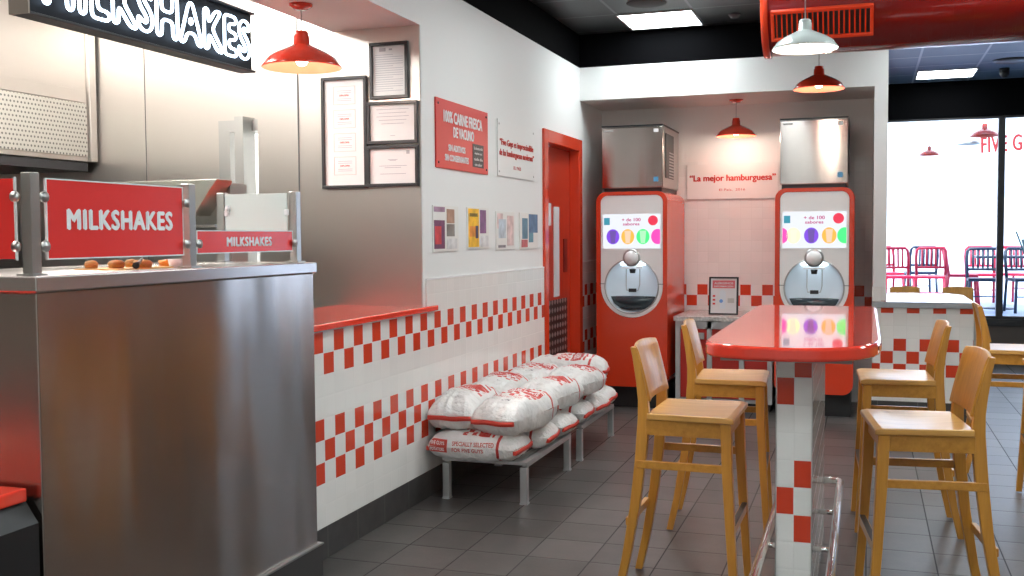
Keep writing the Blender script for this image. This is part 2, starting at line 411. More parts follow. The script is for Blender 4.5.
# ------------------------------------------------------------------ outside the window
B('floor_outside', mat('pale terrace paving', (.36, .46, .64), .5, var=.1, bscale=1.5), -6, 9, YWIN+.15, 24, .33, .43)
B('wall_outside', mat('white render facade', (.85, .87, .90), .8), -6, 9, 20, 20.3, .43, 5.2)
B('trim_outside_pilaster', MATS['white render facade'], 2.05, 2.15, 19.8, 20, .43, 5.2)

# ------------------------------------------------------------------ red door in left wall
dr = struct(MB().box(-2.60, XW+.02, 7.65, 7.75, 0, 2.30).box(-2.60, XW+.02, 8.67, 8.77, 0, 2.30).box(-2.60, XW+.02, 7.75, 8.67, 2.20, 2.30).build('door_1', REDP, None, .006))
lf = MB().box(-2.47, -2.42, 7.755, 8.665, .01, 2.195).build('door_leaf', mat('deep red door paint', (.52, .035, .012), .3, coat=.2), dr, .003)
MB().box(-2.422, -2.414, 8.17, 8.325, .975, 1.715).build('vision_slit', mat('bright wired glass', (.75, .75, .76), .2), lf)
MB().box(-2.422, -2.412, 8.46, 8.56, 1.17, 1.45).build('push_plate', mat('dark red plate', (.16, .01, .01), .3), lf)
def diamond_mat():
    m, n, b = nt('tread plate'); g = G(n); P, xyz = g.pos()
    u = g.m('MULTIPLY', xyz[1], 13.); v = g.m('MULTIPLY', xyz[2], 15.)
    s = g.m('MULTIPLY', g.m('SINE', g.m('MULTIPLY', g.m('ADD', u, v), PI)), g.m('SINE', g.m('MULTIPLY', g.m('SUBTRACT', u, v), PI)))
    k = g.m('GREATER_THAN', s, .25)
    n.links.new(g.mix(k, (.03, .03, .03), (.45, .45, .45)), b.inputs['Base Color']); b.inputs['Metallic'].default_value = .6; b.inputs['Roughness'].default_value = .35
    g.bump(b, k, .4, .003); return m
MB().box(-2.422, -2.415, 7.95, 8.56, .08, .95).build('tread_kick_plate', diamond_mat(), lf)
nb = MB().box(-2.422, -2.417, 7.93, 8.10, 1.56, 1.74).build('paper_notice', PAPER, lf)
MB().box(-2.422, -2.417, 7.91, 8.01, 1.32, 1.52).build('lilac_notice', mat('lilac print', (.55, .30, .62), .6), lf)

# ------------------------------------------------------------------ camera
f_px = 1040.1
def rotm(yaw, pitch, roll):
    cy, sy, cp, sp = math.cos(yaw), math.sin(yaw), math.cos(pitch), math.sin(pitch)
    fw = Vector((-sy*cp, cy*cp, -sp)); rt = Vector((cy, sy, 0)); up = rt.cross(fw)
    r2 = math.cos(roll)*rt+math.sin(roll)*up; u2 = -math.sin(roll)*rt+math.cos(roll)*up
    return Matrix((r2, u2, -fw)).transposed()
cam = bpy.data.objects.new('camera', bpy.data.cameras.new('camera')); C.objects.link(cam)
M = rotm(.328, .05, -.007).to_4x4(); M.translation = (0, 0, 1.478); cam.matrix_world = M
cam.data.sensor_width = 36; cam.data.lens = f_px/1024*36; cam.data.clip_start = .05
bpy.context.scene.camera = cam

# ------------------------------------------------------------------ stainless counter (left foreground)
ct = thing('service_counter', 'tall stainless steel service counter filling the left foreground', 'counter', (-2.25, 2.38, 0))
c = MB(); c.box(-.72, 0, 0, 1.58, .145, 1.325); c.build('body', STEELC, ct, .004)
c = MB(); c.box(-.72, .012, -.012, 1.592, 1.325, 1.372); c.build('worktop', steel_mat('counter rim steel', (.58, .55, .53), .25, 2, aniso=.6), ct, .005)
c = MB(); c.box(-.71, .012, .012, 1.60, 0, .138); c.build('plinth', mat('dark slate plinth', (.045, .043, .042), .4), ct)
c = MB(); c.box(-.05, .016, .0, 1.606, .138, .145); c.build('plinth_edge', SATIN, ct)
# red serving shelf in the opening
sh = MB(); sh.box(-2.90, -2.312, 3.985, 5.35, 1.056, 1.086); sh.box(-2.338, -2.312, 5.35, 5.49, 1.056, 1.086)
tag(sh.build('serving_shelf', REDTOP, None, .006), 'red serving shelf capping the tiled wall beside the steel counter', 'shelf')
# low red shelf far left with black unit
lr = thing('low_counter', 'low red counter top over a black unit at the left frame edge', 'counter', (-2.25, 2.3, 0))
MB().box(-1.1, -.035, -.62, .06, .722, .762).build('red_top', REDTOP, lr, .006)
MB().prism([(-1.1, 0), (-.004, 0), (-.004, .66), (-.05, .721), (-1.1, .721)], -.55, .066, 'xz').build('black_base', BLACK, lr)

# sneeze guard: posts, red panels, frosted pane
SGX = -2.31
def clamp_disc(par, y, z, x=SGX, nrm='x', m=SATIN):
    mb = MB(); mb.box(x+.004, x+.016, y-.016, y+.016, z-.012, z+.012) if nrm == 'x' else mb.box(x-.016, x+.016, y-.016, y-.004, z-.012, z+.012)
    return mb.build('clamp', m, par, .005, 3)
def guard_post(x, y, label, z1=1.672):
    p = thing('guard_post', label, 'post', (x, y, 1.372), 'sneeze guard posts')
    MB().box(-.018, .018, -.018, .018, .006, z1-1.372).build('upright', steel_mat('post steel', (.42, .42, .40), .3) if 'post steel' not in MATS else MATS['post steel'], p, .002)
    MB().box(-.03, .03, -.03, .03, 0, .006).build('foot_plate', SATIN, p)
    return p
p1 = guard_post(-2.30, 2.42, 'square steel guard post at the near corner of the counter, between two red panels')
p2 = guard_post(-2.30, 3.165, 'square steel guard post between the large and the small milkshakes panels')
p3 = guard_post(-2.30, 3.90, 'square steel guard post at the far end of the counter beside the red shelf')
p4 = guard_post(-2.645, 3.88, 'square steel guard post left of the frosted glass pane')
def clamps(p, offs, m=SATIN):
    for dx, dy, dz in offs:
        MB().lathe([(.0001, 0), (.014, 0), (.016, .002), (.016, .010), (.0001, .012)], (dx, dy, dz), 20, 'x').build('clamp', m, p)
clamps(p1, [(.012, .035, .23), (.012, .035, .085)]); clamps(p2, [(.012, -.035, .23), (.012, -.035, .085), (.012, .035, .085)]); clamps(p3, [(.012, -.035, .085)])
for dz in (.23, .085): MB().lathe([(.0001, 0), (.016, -.002), (.016, -.010), (.0001, -.012)], (-.04, -.012, dz), 20, 'y').build('clamp', SATIN, p1)
clamps(p4, [(.035, -.02, .23)], WTXT)
def red_panel(y0, y1, z0, z1, label, tw, th, tcx):
    p = thing('red_panel', label, 'panel', LW((y0+y1)/2, (z0+z1)/2, -2.30))
    w, h = y1-y0, z1-z0
    MB().box(-w/2, w/2, -h/2, h/2, 0, .006).build('sheet', REDPANEL, p, .001)
    e = MB()
    for a in ((-w/2-.004, -w/2, -h/2-.004, h/2+.004), (w/2, w/2+.004, -h/2-.004, h/2+.004), (-w/2, w/2, h/2, h/2+.004), (-w/2, w/2, -h/2-.004, -h/2)): e.box(*a, -.001, .007)
    e.build('clear_edge', mat('pale polished edge', (.75, .80, .80), .3), p)
    text(p, 'MILKSHAKES', tcx, 0, tw, th, WTXT, z=.0062, bold=0., spacing=1.14, th=.0006, fat=tw*.0085)
    return p
red_panel(2.478, 3.122, 1.421, 1.655, 'large red panel lettered MILKSHAKES on the steel counter', .50, .060, 0.01)
red_panel(3.205, 3.865, 1.424, 1.503, 'small low red panel lettered MILKSHAKES at the counter\'s far end', .31, .034, .01)
p = thing('red_panel', 'plain red panel cut off by the left edge of the photo', 'panel', BW(-2.72, 1.538, 2.405))
MB().box(-.38, .38, -.117, .117, 0, .006).build('sheet', REDPANEL, p, .001)
MB().box(.38, .384, -.121, .121, -.001, .007).build('clear_edge', MATS['pale polished edge'], p)
fp = thing('glass_pane', 'frosted white glass pane behind the small milkshakes panel', 'pane', BW(-2.470, 1.372, 3.875))
MB().box(-.155, .15, .06, .294, 0, .006).build('sheet', FROST, fp, .001)
for x in (-.155, .14): MB().box(x, x+.02, .20, .225, .004, .014).build('clamp', WTXT, fp, .003)
# clutter at the counter's inner edge
kt = thing('toppings_tray', 'tray of toppings with yellow liner on the counter under the red panel', 'tray', (-2.47, 2.98, 1.372))
MB().box(-.09, .09, -.10, .20, 0, .004).build('tray', mat('yellow tray liner', (.80, .50, .16), .5), kt)
for x, y, sx in ((-.06, -.05, .02), (.02, -.02, .025), (.05, .08, .03), (-.03, .12, .02)):
    MB().lathe([(.0001, .004), (sx, .004), (sx*1.2, .02), (sx*.8, .03), (.0001, .034)], (x, y, 0), 14).build('topping_mound', mat('brown topping', (.45, .25, .08), .6), kt)
o = MB().tube([(0, 0, .012), (0, .05, .02), (0, .12, .034)], [.012, .006, .004], 8).build('scoop', BLACK); o.location = (-2.345, 2.93, 1.374); o.rotation_euler = (0, 0, .5)
tag(o, 'small black scoop lying beside the toppings tray', 'scoop')
o = MB().lathe([(.0001, 0), (.022, 0), (.028, .03), (.026, .03), (.0001, .004)], (0, 0, 0), 20).build('paper_cup', WTXT); o.location = (-2.40, 3.22, 1.372)
tag(o, 'small white cup on the counter right of the toppings tray', 'cup')
o = MB().lathe([(.0001, 0), (.024, 0), (.028, .024), (.0001, .028)], (0, 0, 0), 20).build('orange_lid', mat('orange plastic', (.85, .28, .03), .4)); o.location = (-2.46, 3.245, 1.372)
tag(o, 'small orange lid beside the white cup on the counter', 'lid')
# kitchen equipment behind
mx = thing('steel_mixer_hood', 'slanted steel machine shroud in the kitchen behind the counter', 'machine', (-3.62, 4.25, 0))
MB().box(-.45, .32, -.20, .40, 0, .90).build('cabinet', STEEL, mx, .004)
MB().prism([(0, 1.59), (.48, 1.59), (.62, 1.765), (0, 1.765)], .11, .25, 'xz').build('shroud', steel_mat('shroud steel', (.55, .56, .50), .3), mx, .003)
MB().box(.10, .60, .25, .40, .90, 1.755).build('rear_housing', MATS['post steel'], mx, .003)
MB().box(.05, .61, .10, .25, 1.53, 1.545).build('shelf', STEEL, mx)
# move the shroud profile to read along y
hd = thing('extractor_hood', 'large steel extractor hood with perforated filter at upper left', 'hood', (-4.77, 3.58, 1.975))
MB().box(-1.2, 0, -2.5, 2.0, 0, 1.07).build('canopy', STEELK, hd, .004)
def perf_mat():
    m, n, b = nt('perforated steel'); g = G(n); P, xyz = g.pos()
    u = g.m('MULTIPLY', xyz[1], 36.); v = g.m('MULTIPLY', xyz[2], 36.)
    fv = g.m('FLOOR', v); fu = g.m('FRACT', g.m('ADD', u, g.m('MULTIPLY', g.m('FLOORED_MODULO', fv, 2.), .5)))
    dx = g.m('SUBTRACT', fu, .5); dy = g.m('SUBTRACT', g.m('FRACT', v), .5)
    k = g.m('LESS_THAN', g.m('ADD', g.m('MULTIPLY', dx, dx), g.m('MULTIPLY', dy, dy)), .06)
    n.links.new(g.mix(k, (.60, .59, .54), (.16, .16, .15)), b.inputs['Base Color']); b.inputs['Metallic'].default_value = .7; b.inputs['Roughness'].default_value = .4
    return m
MB().box(0, .012, -2.4, 1.93, .03, .37).build('perforated_filter', perf_mat(), hd, .002)
MB().box(0, .010, -2.4, 1.93, .375, .455).build('trim_strip', STEELK, hd, .002)
MB().box(0, .03, 1.94, 2.0, 0, 1.07).build('corner_post', STEELK, hd, .004)
MB().box(-1.19, -.01, -2.4, 1.95, -.06, -.005).build('underside_channel', BLACKM, hd)
eq = thing('kitchen_range', 'dark steel cooking range below the extractor hood', 'range', (-5.4, 3.0, 0))
MB().box(-.5, .5, -2.0, 2.5, 0, .9).build('body', STEEL, eq, .004)
MB().box(-.5, -.4, -2.0, 2.5, .9, 1.6).build('backsplash', BLACKM, eq)

# neon sign
ns = thing('neon_sign', 'black hanging box sign with glowing white MILKSHAKES lettering', 'sign', LW(2.945, 2.228, -2.25))
MB().box(-.57, .57, -.106, .106, -.05, 0).build('box_housing', mat('black sign face', (.003, .004, .007), .5, spec=.15), ns, .003)
fr = MB(); fr.box(-.573, .575, -.114, -.106, -.055, .014); fr.box(-.573, .575, .106, .114, -.055, .014)
fr.build('metal_rim', BLACKM, ns, .002)
MB().box(-.58, -.573, -.114, .114, -.055, .014).build('end_cap', mat('bronze metal', (.30, .26, .22), .4, .8), ns)
neon(ns, 'MILKSHAKES', .008, -.002, 1.06, .150, emi('white neon tube', (.66, .82, 1.0), 4.), .0056, bold=.026, z=.014)
for y in (-.3, .47): MB().tube([(y, .114, -.10), (y, .42, -.10)], .006, 8).build('hanging_rod', BLACKM, ns)

# ------------------------------------------------------------------ framed certificates on the steel wall
def cert(x0, x1, z0, z1, label, kind):
    x0, x1 = x0*1.0135, x1*1.0135; z0, z1 = 1.478+(z0-1.478)*1.0135, 1.478+(z1-1.478)*1.0135
    w, h = x1-x0, z1-z0; b = .018
    o = thing('framed_certificate', label, 'framed document', BW((x0+x1)/2, (z0+z1)/2, 5.351), 'black framed certificates')
    f = MB()
    for a in ((-w/2, w/2, -h/2, -h/2+b), (-w/2, w/2, h/2-b, h/2), (-w/2, -w/2+b, -h/2+b, h/2-b), (w/2-b, w/2, -h/2+b, h/2-b)): f.box(*a, 0, .022)
    f.build('frame', BLACKM, o, .002)
    MB().box(-w/2+b, w/2-b, -h/2+b, h/2-b, .001, .008).build('paper', PAPER, o)
    t = MB(); z = .0082
    def line(cx, y, lw): t.box(cx-lw/2, cx+lw/2, y, y+.0025, z, z+.0006)
    if kind == 'four':
        g = MB()
        for k in range(4):
            cy = h/2-.105-k*.133
            for a in ((-.07, .07, cy-.052, cy-.049), (-.07, .07, cy+.049, cy+.052), (-.07, -.067, cy-.049, cy+.049), (.067, .07, cy-.049, cy+.049)): g.box(*a, z, z+.0006)
            for q in (.025, .014, -.02, -.03): line(0, cy+q, .09)
            text(o, 'DIPLOMA', 0, cy, .06, .010, RTXT, z=z, name='red_caption')
        g.build('thin_red_borders', mat('pale red print', (.75, .45, .42), .6), o)
    elif kind == 'letter':
        b2 = MB(); b2.box(-.06, -.02, h/2-.05, h/2-.03, z, z+.0006); b2.box(0, .02, h/2-.045, h/2-.035, z, z+.0006); b2.build('stamp', GTXT, o)
        for k in range(17): line(-.0 if k % 5 else -.03, h/2-.07-k*.0125, .17 if k % 5 else .11)
    elif kind == 'quote':
        for k in range(5): line(0, h/2-.045-k*.020, .20-.03*(k % 2)-(.06 if k == 4 else 0))
        line(0, -h/2+.045, .03)
    else:
        b2 = MB(); b2.box(w/2-.075, w/2-.055, h/2-.05, h/2-.03, z, z+.0006); b2.build('crest', GTXT, o)
        for k, q in enumerate((.035, .03, 0, -.01, -.045)): line(0, q, (.06, .04, .17, .10, .16)[k])
    t.build('printed_lines', mat('faded print', (.30, .30, .36), .6), o)['kind'] = 'stuff'
cert(-2.923, -2.640, 1.752, 2.376, 'tall black frame with four small diplomas in a column', 'four')
cert(-2.618, -2.386, 2.24, 2.550, 'upright black framed letter hanging highest on the steel wall', 'letter')
cert(-2.638, -2.332, 1.992, 2.226, 'black framed certificate of centred lines, middle of the right stack', 'quote')
cert(-2.643, -2.330, 1.756, 1.984, 'black framed certificate with a small crest, lowest on the steel wall', 'crest')

# ------------------------------------------------------------------ signs on the white wall
sg = thing('wall_sign', 'red sign with white text about fresh beef on the white wall', 'sign', LW(5.98, 2.078))
MB().box(-.432, .432, -.201, .201, .0005, .010).build('panel', REDSIGN, sg, .001)
text(sg, '100% CARNE FRESCA', 0, .105, .64, .066, WTXT, z=.0102, bold=0., fat=.0035)
text(sg, 'DE VACUNO', 0, .022, .34, .060, WTXT, z=.0102, bold=0., fat=.0035)
text(sg, 'SIN ADITIVOS', -.115, -.075, .27, .036, WTXT, z=.0102, bold=0., fat=.0025)
text(sg, 'SIN CONSERVANTES', -.115, -.135, .38, .036, WTXT, z=.0102, bold=0., fat=.0025)
MB().box(.15, .345, -.165, -.02, .0102, .012).build('black_box', BLACK, sg)
for k, s in enumerate(('La buena vida', 'empieza aquí', 'cada día', 'con sabor')): text(sg, s, .247, -.045-k*.034, .15-.02*(k % 2), .018, WTXT, z=.0122)
for x in (-.40, .40):
    for y in (-.17, .17): MB().lathe([(.0001, 0), (.008, 0), (.006, .004), (.0001, .005)], (x, y, .010), 12).build('screw', BLACKM, sg)
cs = thing('clear_sign', 'clear acrylic sign with a red quote left of the red door', 'sign', LW(7.02, 2.075))
MB().box(-.41, .41, -.19, .19, .003, .008).build('panel', mat('clear acrylic sheet', (.83, .84, .83), .4), cs)
text(cs, '“Five Guys es imprescindible', 0, .035, .74, .055, RTXT, z=.0085, bold=0., fat=.002)
text(cs, 'de las hamburguesas modernas”', 0, -.035, .76, .055, RTXT, z=.0085, bold=0., fat=.002)
text(cs, 'EL PAÍS', 0, -.118, .16, .030, RTXT, z=.0085)
for x in (-.38, .38):
    for y in (-.16, .16): MB().lathe([(.0001, 0), (.008, 0), (.008, .009), (.0001, .010)], (x, y, 0), 12).build('standoff', SATIN, cs)
bs = thing('quote_sign', 'clear sign with red quote La mejor hamburguesa on the tiled back wall', 'sign', BW(-1.145, 1.985, YB-.012))
MB().box(-.405, .405, -.185, .125, .004, .012).build('panel', mat('acrylic over tile', (.84, .82, .79), .12), bs)
text(bs, '“La mejor hamburguesa”', .0, -.005, .76, .072, RTXT, z=.0125, bold=0., fat=.0030)
text(bs, 'El País,  2016', .0, -.105, .23, .024, RTXT, z=.0125)
e = MB(); e.box(-.409, -.405, -.189, .125, .002, .013); e.box(-.405, .405, -.189, -.185, .002, .013); e.build('sheet_edge', mat('acrylic edge grey', (.45, .42, .40), .4), bs)  # grey rim on the sheet's left and lower edges
# four magazine posters
def poster(yc, zc, w, h, label, pal):
    o = thing('magazine_poster', label, 'poster', LW(yc, zc), 'magazine clippings')
    MB().box(-w/2, w/2, -h/2, h/2, .0005, .008).build('sheet', mat('warm white card', (.80, .79, .76), .5), o, .001)
    for pi_, (nm, col, x0, x1, y0, y1) in enumerate(pal):
        MB().box(x0*w-w/2, x1*w-w/2, y0*h-h/2, y1*h-h/2, .0081, .0088+.0006*pi_).build('print_patch', mat(nm, col, .5, var=.35, bscale=14), o)
poster(5.69, 1.524, .39, .268, 'magazine clipping with a red and navy photo, nearest of four', [
    ('navy red print', (.16, .05, .12), .03, .44, .06, .68), ('bright red print', (.62, .05, .06), .06, .30, .16, .55), ('lilac masthead', (.35, .22, .32), .03, .44, .86, .97),
    ('sepia portrait print', (.45, .26, .18), .52, .82, .62, .93), ('black grey print', (.22, .20, .18), .52, .82, .33, .60), ('pale text print', (.66, .66, .66), .52, .92, .05, .28)])
poster(6.23, 1.528, .39, .262, 'magazine clipping with a bright yellow cover, second of four', [
    ('yellow cover print', (.90, .50, .03), .04, .52, .05, .97), ('orange print', (.80, .28, .04), .10, .36, .30, .55), ('dark heading print', (.20, .13, .02), .10, .45, .78, .86),
    ('navy figure print', (.05, .05, .12), .36, .48, .26, .56), ('purple photo print', (.22, .10, .22), .57, .84, .38, .95), ('pale text print', (.66, .66, .66), .60, .95, .05, .32)])
poster(6.76, 1.515, .385, .258, 'pale magazine clipping with pastel photos, third of four', [
    ('pale pink print', (.70, .55, .54), .05, .35, .55, .95), ('pale blue print', (.52, .60, .66), .12, .50, .30, .80), ('dark small print', (.25, .22, .24), .10, .48, .05, .12), ('faint red print', (.68, .52, .50), .58, .92, .10, .90)])
poster(7.285, 1.514, .43, .262, 'magazine clipping with teal blue photos, nearest the red door', [
    ('teal photo print', (.10, .22, .30), .12, .42, .28, .85), ('blue photo print', (.08, .17, .30), .48, .98, .45, .97), ('teal lower print', (.10, .25, .32), .48, .72, .18, .45), ('red caption print', (.55, .12, .12), .08, .40, .05, .26)])

# ------------------------------------------------------------------ lamps
def shade_profile(R):
    return [(.030, .135), (.030, .125), (.034, .122), (.036, .085), (.050, .078), (.085, .062), (.120, .044), (.150, .022), (.163, .0), (.172, -.012)]
def lamp(x, y, z, ztop, label, m, inner, watt, bulb=6., canopy=True, s=1., group='red pendant lamps', light=True):
    o = thing('pendant_lamp', label, 'lamp', (x, y, z), group)
    P = [(r*s, h*s) for r, h in shade_profile(1)]
    Q = [(r-.003, h-.003) for r, h in P]
    MB().lathe(P+[(P[-1][0]-.002, P[-1][1]-.002)], (0, 0, .012*s), 48).build('shade', m, o)
    MB().lathe([(.0001, (.118)*s)]+[(max(r, .001), h) for r, h in Q[3:]], (0, 0, .012*s), 48).build('shade_lining', inner, o)
    MB().lathe([(.0001, .142*s), (.026*s, .142*s), (.031*s, .135*s), (.031*s, .13*s)], (0, 0, .012*s), 24).build('neck_cap', m, o)
    if bulb: MB().lathe([(.0001, -.030), (.02, -.024), (.032, -.004), (.028, .018), (.016, .045), (.015, .07)], (0, 0, .035), 20).build('bulb', emi('warm bulb glass', (1, .80, .6), 14.), o)
    MB().tube([(0, 0, .15*s), (0, 0, ztop-z-.01)], .0035, 6).build('cord', mat('grey cord', (.45, .42, .42), .5), o)
    if canopy: MB().lathe([(.0001, -.028), (.03, -.026), (.058, -.010), (.060, 0), (.0001, 0)], (0, 0, ztop-z), 28).build('ceiling_canopy', m, o)
    if light:
        l = bpy.data.lights.new('lamp_light', 'POINT'); l.energy = watt; l.color = (1, .88, .76); l.shadow_soft_size = .035
        lo = bpy.data.objects.new('lamp_light', l); C.objects.link(lo); lo.parent = o; lo.location = (0, 0, -.02)
    return o
REDL = mat('red enamel', (.60, .035, .015), .16, coat=.5); REDIN = mat('red enamel lining with bulb glow', (.80, .16, .09), .35)  # lining is a lighter red: bulb glow put into its colour
WHL = mat('pale grey enamel', (.62, .68, .66), .18, coat=.5); WHIN = mat('white enamel lining', (.85, .85, .80), .35)
lamp(-2.705, 4.68, 2.335, 2.65, 'red pendant lamp hanging over the red serving shelf at left', REDL, REDIN, 5, s=1.17)
lamp(-.317, 5.8, 2.462, 3.2, 'pale grey white pendant lamp in front of the red duct', WHL, WHIN, 5, group=None)
lamp(-.316, 7.5, 2.472, 3.2, 'red pendant lamp below and behind the white one', REDL, REDIN, 4)
lamp(-1.073, 9.2, 2.328, 2.64, 'red pendant lamp above the quote sign between drink machines', REDL, REDIN, 5)

# ------------------------------------------------------------------ ceiling items
def panel_light(x, y, label):
    o = thing('ceiling_light', label, 'ceiling light', (x, y, ZC), 'square ceiling light panels')
    f = MB(); a, b = .285, .300
    for q in ((-b, b, -b, -a), (-b, b, a, b), (-b, -a, -a, a), (a, b, -a, a)): f.box(*q, -.012, 0)
    f.build('frame', mat('white light frame', (.5, .5, .5), .5), o)
    MB().box(-a, a, -a, a, -.008, -.001).build('diffuser', emi('led panel', (.90, .985, 1.0), PANEL), o)
    return o
PANEL = 16.
panel_light(-1.57, 8.35, 'square light panel in the black ceiling above the soffit')
panel_light(.80, 12.25, 'square light panel in the ceiling near the windows')
for x in (-.98, .80, 3.16):
    for y in (-1.2, 1.15, 3.55, 5.95, 8.35):
        if (x, y) == (-.98, 8.35): continue
        panel_light(x, y, 'square light panel in the black ceiling outside the photo')
o = MB().lathe([(.0001, -.012), (.12, -.012), (.145, -.006), (.15, 0), (.0001, 0)], (0, 0, 0), 36).build('ceiling_speaker', mat('dark speaker grille', (.02, .02, .021), .7)); o.location = (-1.56, 7.73, ZC)
tag(o, 'round dark ceiling speaker in front of the light panel', 'speaker')
o = MB().lathe([(.0001, -.03), (.03, -.03), (.045, -.012), (.05, 0), (.0001, 0)], (0, 0, 0), 24).build('smoke_detector', mat('dark grey plastic', (.07, .07, .075), .4)); o.location = (-.99, 8.36, ZC)
tag(o, 'small dark smoke detector on the black ceiling beside the duct', 'smoke detector')
o = MB().lathe([(.0001, -.02), (.15, -.02), (.17, -.008), (.175, 0), (.0001, 0)], (0, 0, 0), 32).build('ceiling_vent', MATS['dark grey plastic']); o.location = (1.36, 11.55, ZC)
tag(o, 'round dark vent on the ceiling at the right frame edge', 'vent')
o = thing('security_camera', 'small black security camera below the ceiling near the windows', 'camera', (1.36, 12.1, ZC))
MB().lathe([(.0001, -.03), (.05, -.03), (.05, 0), (.0001, 0)], (0, 0, 0), 20).build('mount', BLACK, o)
MB().lathe([(.0001, -.10), (.025, -.095), (.045, -.07), (.05, -.03), (.0001, -.03)], (0, 0, 0), 20).build('dome', BLACK, o)

# red spiral duct
def duct_mat():
    m, n, b = nt('red spiral duct'); g = G(n); P, xyz = g.pos()
    s = g.m('FRACT', g.m('MULTIPLY', xyz[0], 9.)); k = g.m('LESS_THAN', s, .12)
    b.inputs['Base Color'].default_value = (.17, .003, .002, 1); b.inputs['Roughness'].default_value = .22; b.inputs['Coat Weight'].default_value = .4
    g.bump(b, k, .5, .006); return m
du = thing('spiral_duct', 'large red spiral air duct across the top right', 'duct', (-.61, 6.72, 2.885))
MB().lathe([(.296, 0), (.300, .01), (.300, 5.0)], (0, 0, 0), 64, 'x').build('pipe', duct_mat(), du)
MB().lathe([(.0001, -.002), (.30, -.002), (.312, .0), (.312, .04), (.302, .042)], (0, 0, 0), 64, 'x').build('end_cap', REDP, du)
gv = thing('g', 'x', 'x'); bpy.data.objects.remove(gv)
TT = Matrix.Translation((.04, 0, 0)) @ Matrix.Rotation(math.radians(33), 4, 'X')
gr = MB(TT)
for a in ((0.02, .60, .075, .095), (0.02, .60, -.095, -.075), (.02, .04, -.075, .075), (.58, .60, -.075, .075)): gr.box(a[0], a[1], -.318, -.285, a[2], a[3])
gr.build('grille_frame', REDP, du, .003)
gb = MB(TT)
for k in range(18): gb.box(.05+k*.0295, .058+k*.0295, -.312, -.300, -.074, .074)
gb.build('grille_slats', REDP, du)
MB(TT).box(.04, .58, -.3025, -.296, -.075, .075).build('grille_opening', BLACK, du)

# ------------------------------------------------------------------ potato / flour sacks on benches
def bench(y0, y1, label):
    o = thing('low_bench', label, 'bench', (-2.0, (y0+y1)/2, 0), 'low metal benches')
    L = (y1-y0)/2; t = MB()
    t.box(-.25, .25, -L, -L+.035, .218, .235); t.box(-.25, .25, L-.035, L, .205, .235); t.box(-.25, -.215, -L+.035, L-.035, .205, .235); t.box(.215, .25, -L+.035, L-.035, .205, .235)
    t.build('frame', ALU, o, .002)
    t = MB()
    for k in range(5): t.box(-.20+k*.09, -.16+k*.09, -L+.035, L-.035, .215, .232)
    t.build('slats', ALU, o)
    for x in (-.23, .23):
        for y in (-L+.02, L-.02):
            lg = MB().box(x-.02, x+.02, y-.02, y+.02, .008, .205).build('leg', ALU, o, .003)
            MB().box(x-.022, x+.022, y-.022, y+.022, 0, .008).build('foot_cap', mat('pale plastic cap', (.5, .5, .5), .5), lg)
    return o
bench(5.37, 6.28, 'low metal bench nearest the camera, under the front sacks')
bench(6.54, 7.46, 'low metal bench nearest the red door, under the rear sacks')
def bag_mat():
    m, n, b = nt('printed white sack'); g = G(n)
    uvn = n.nodes.new('ShaderNodeUVMap'); sp = n.nodes.new('ShaderNodeSeparateXYZ')
    P = g.obj()[0]
    n.links.new(uvn.outputs[0], sp.inputs[0]); u, v, s = sp.outputs[0], sp.outputs[1], None
    # u: 0..1 along length, v: 0..1 across
    def band(x, a, b_): return g.m('MULTIPLY', g.m('GREATER_THAN', x, a), g.m('LESS_THAN', x, b_))
    top = band(v, .10, .90)
    red1 = g.m('MULTIPLY', band(u, .57, .70), top); red2 = g.m('MULTIPLY', band(u, .725, .75), top)
    cu, cv = g.m('FLOOR', g.m('MULTIPLY', u, 20.)), g.m('FLOOR', g.m('MULTIPLY', v, 11.))
    chk = g.m('GREATER_THAN', g.m('FLOORED_MODULO', g.m('ADD', cu, cv), 2.), .5)
    chk = g.m('MULTIPLY', g.m('MULTIPLY', chk, band(u, .40, .55)), top)
    edge = band(u, .80, .83)
    fac = g.m('MINIMUM', g.m('ADD', g.m('ADD', red1, red2), g.m('ADD', chk, edge)), 1.)
    wear = g.m('GREATER_THAN', g.noise(P, 30, 4), .33)
    fac = g.m('MULTIPLY', fac, wear)
    n.links.new(g.mix(fac, (.78, .77, .75), (.60, .05, .04)), b.inputs['Base Color'])
    b.inputs['Roughness'].default_value = .36
    h = g.m('ADD', g.m('MULTIPLY', g.noise(P, 16, 4), 1.), g.m('MULTIPLY', g.noise(P, 45, 3), .3))
    g.bump(b, h, .8, .03); return m
BAGM = bag_mat(); SEAM = mat('red seam tape', (.62, .05, .03), .5)
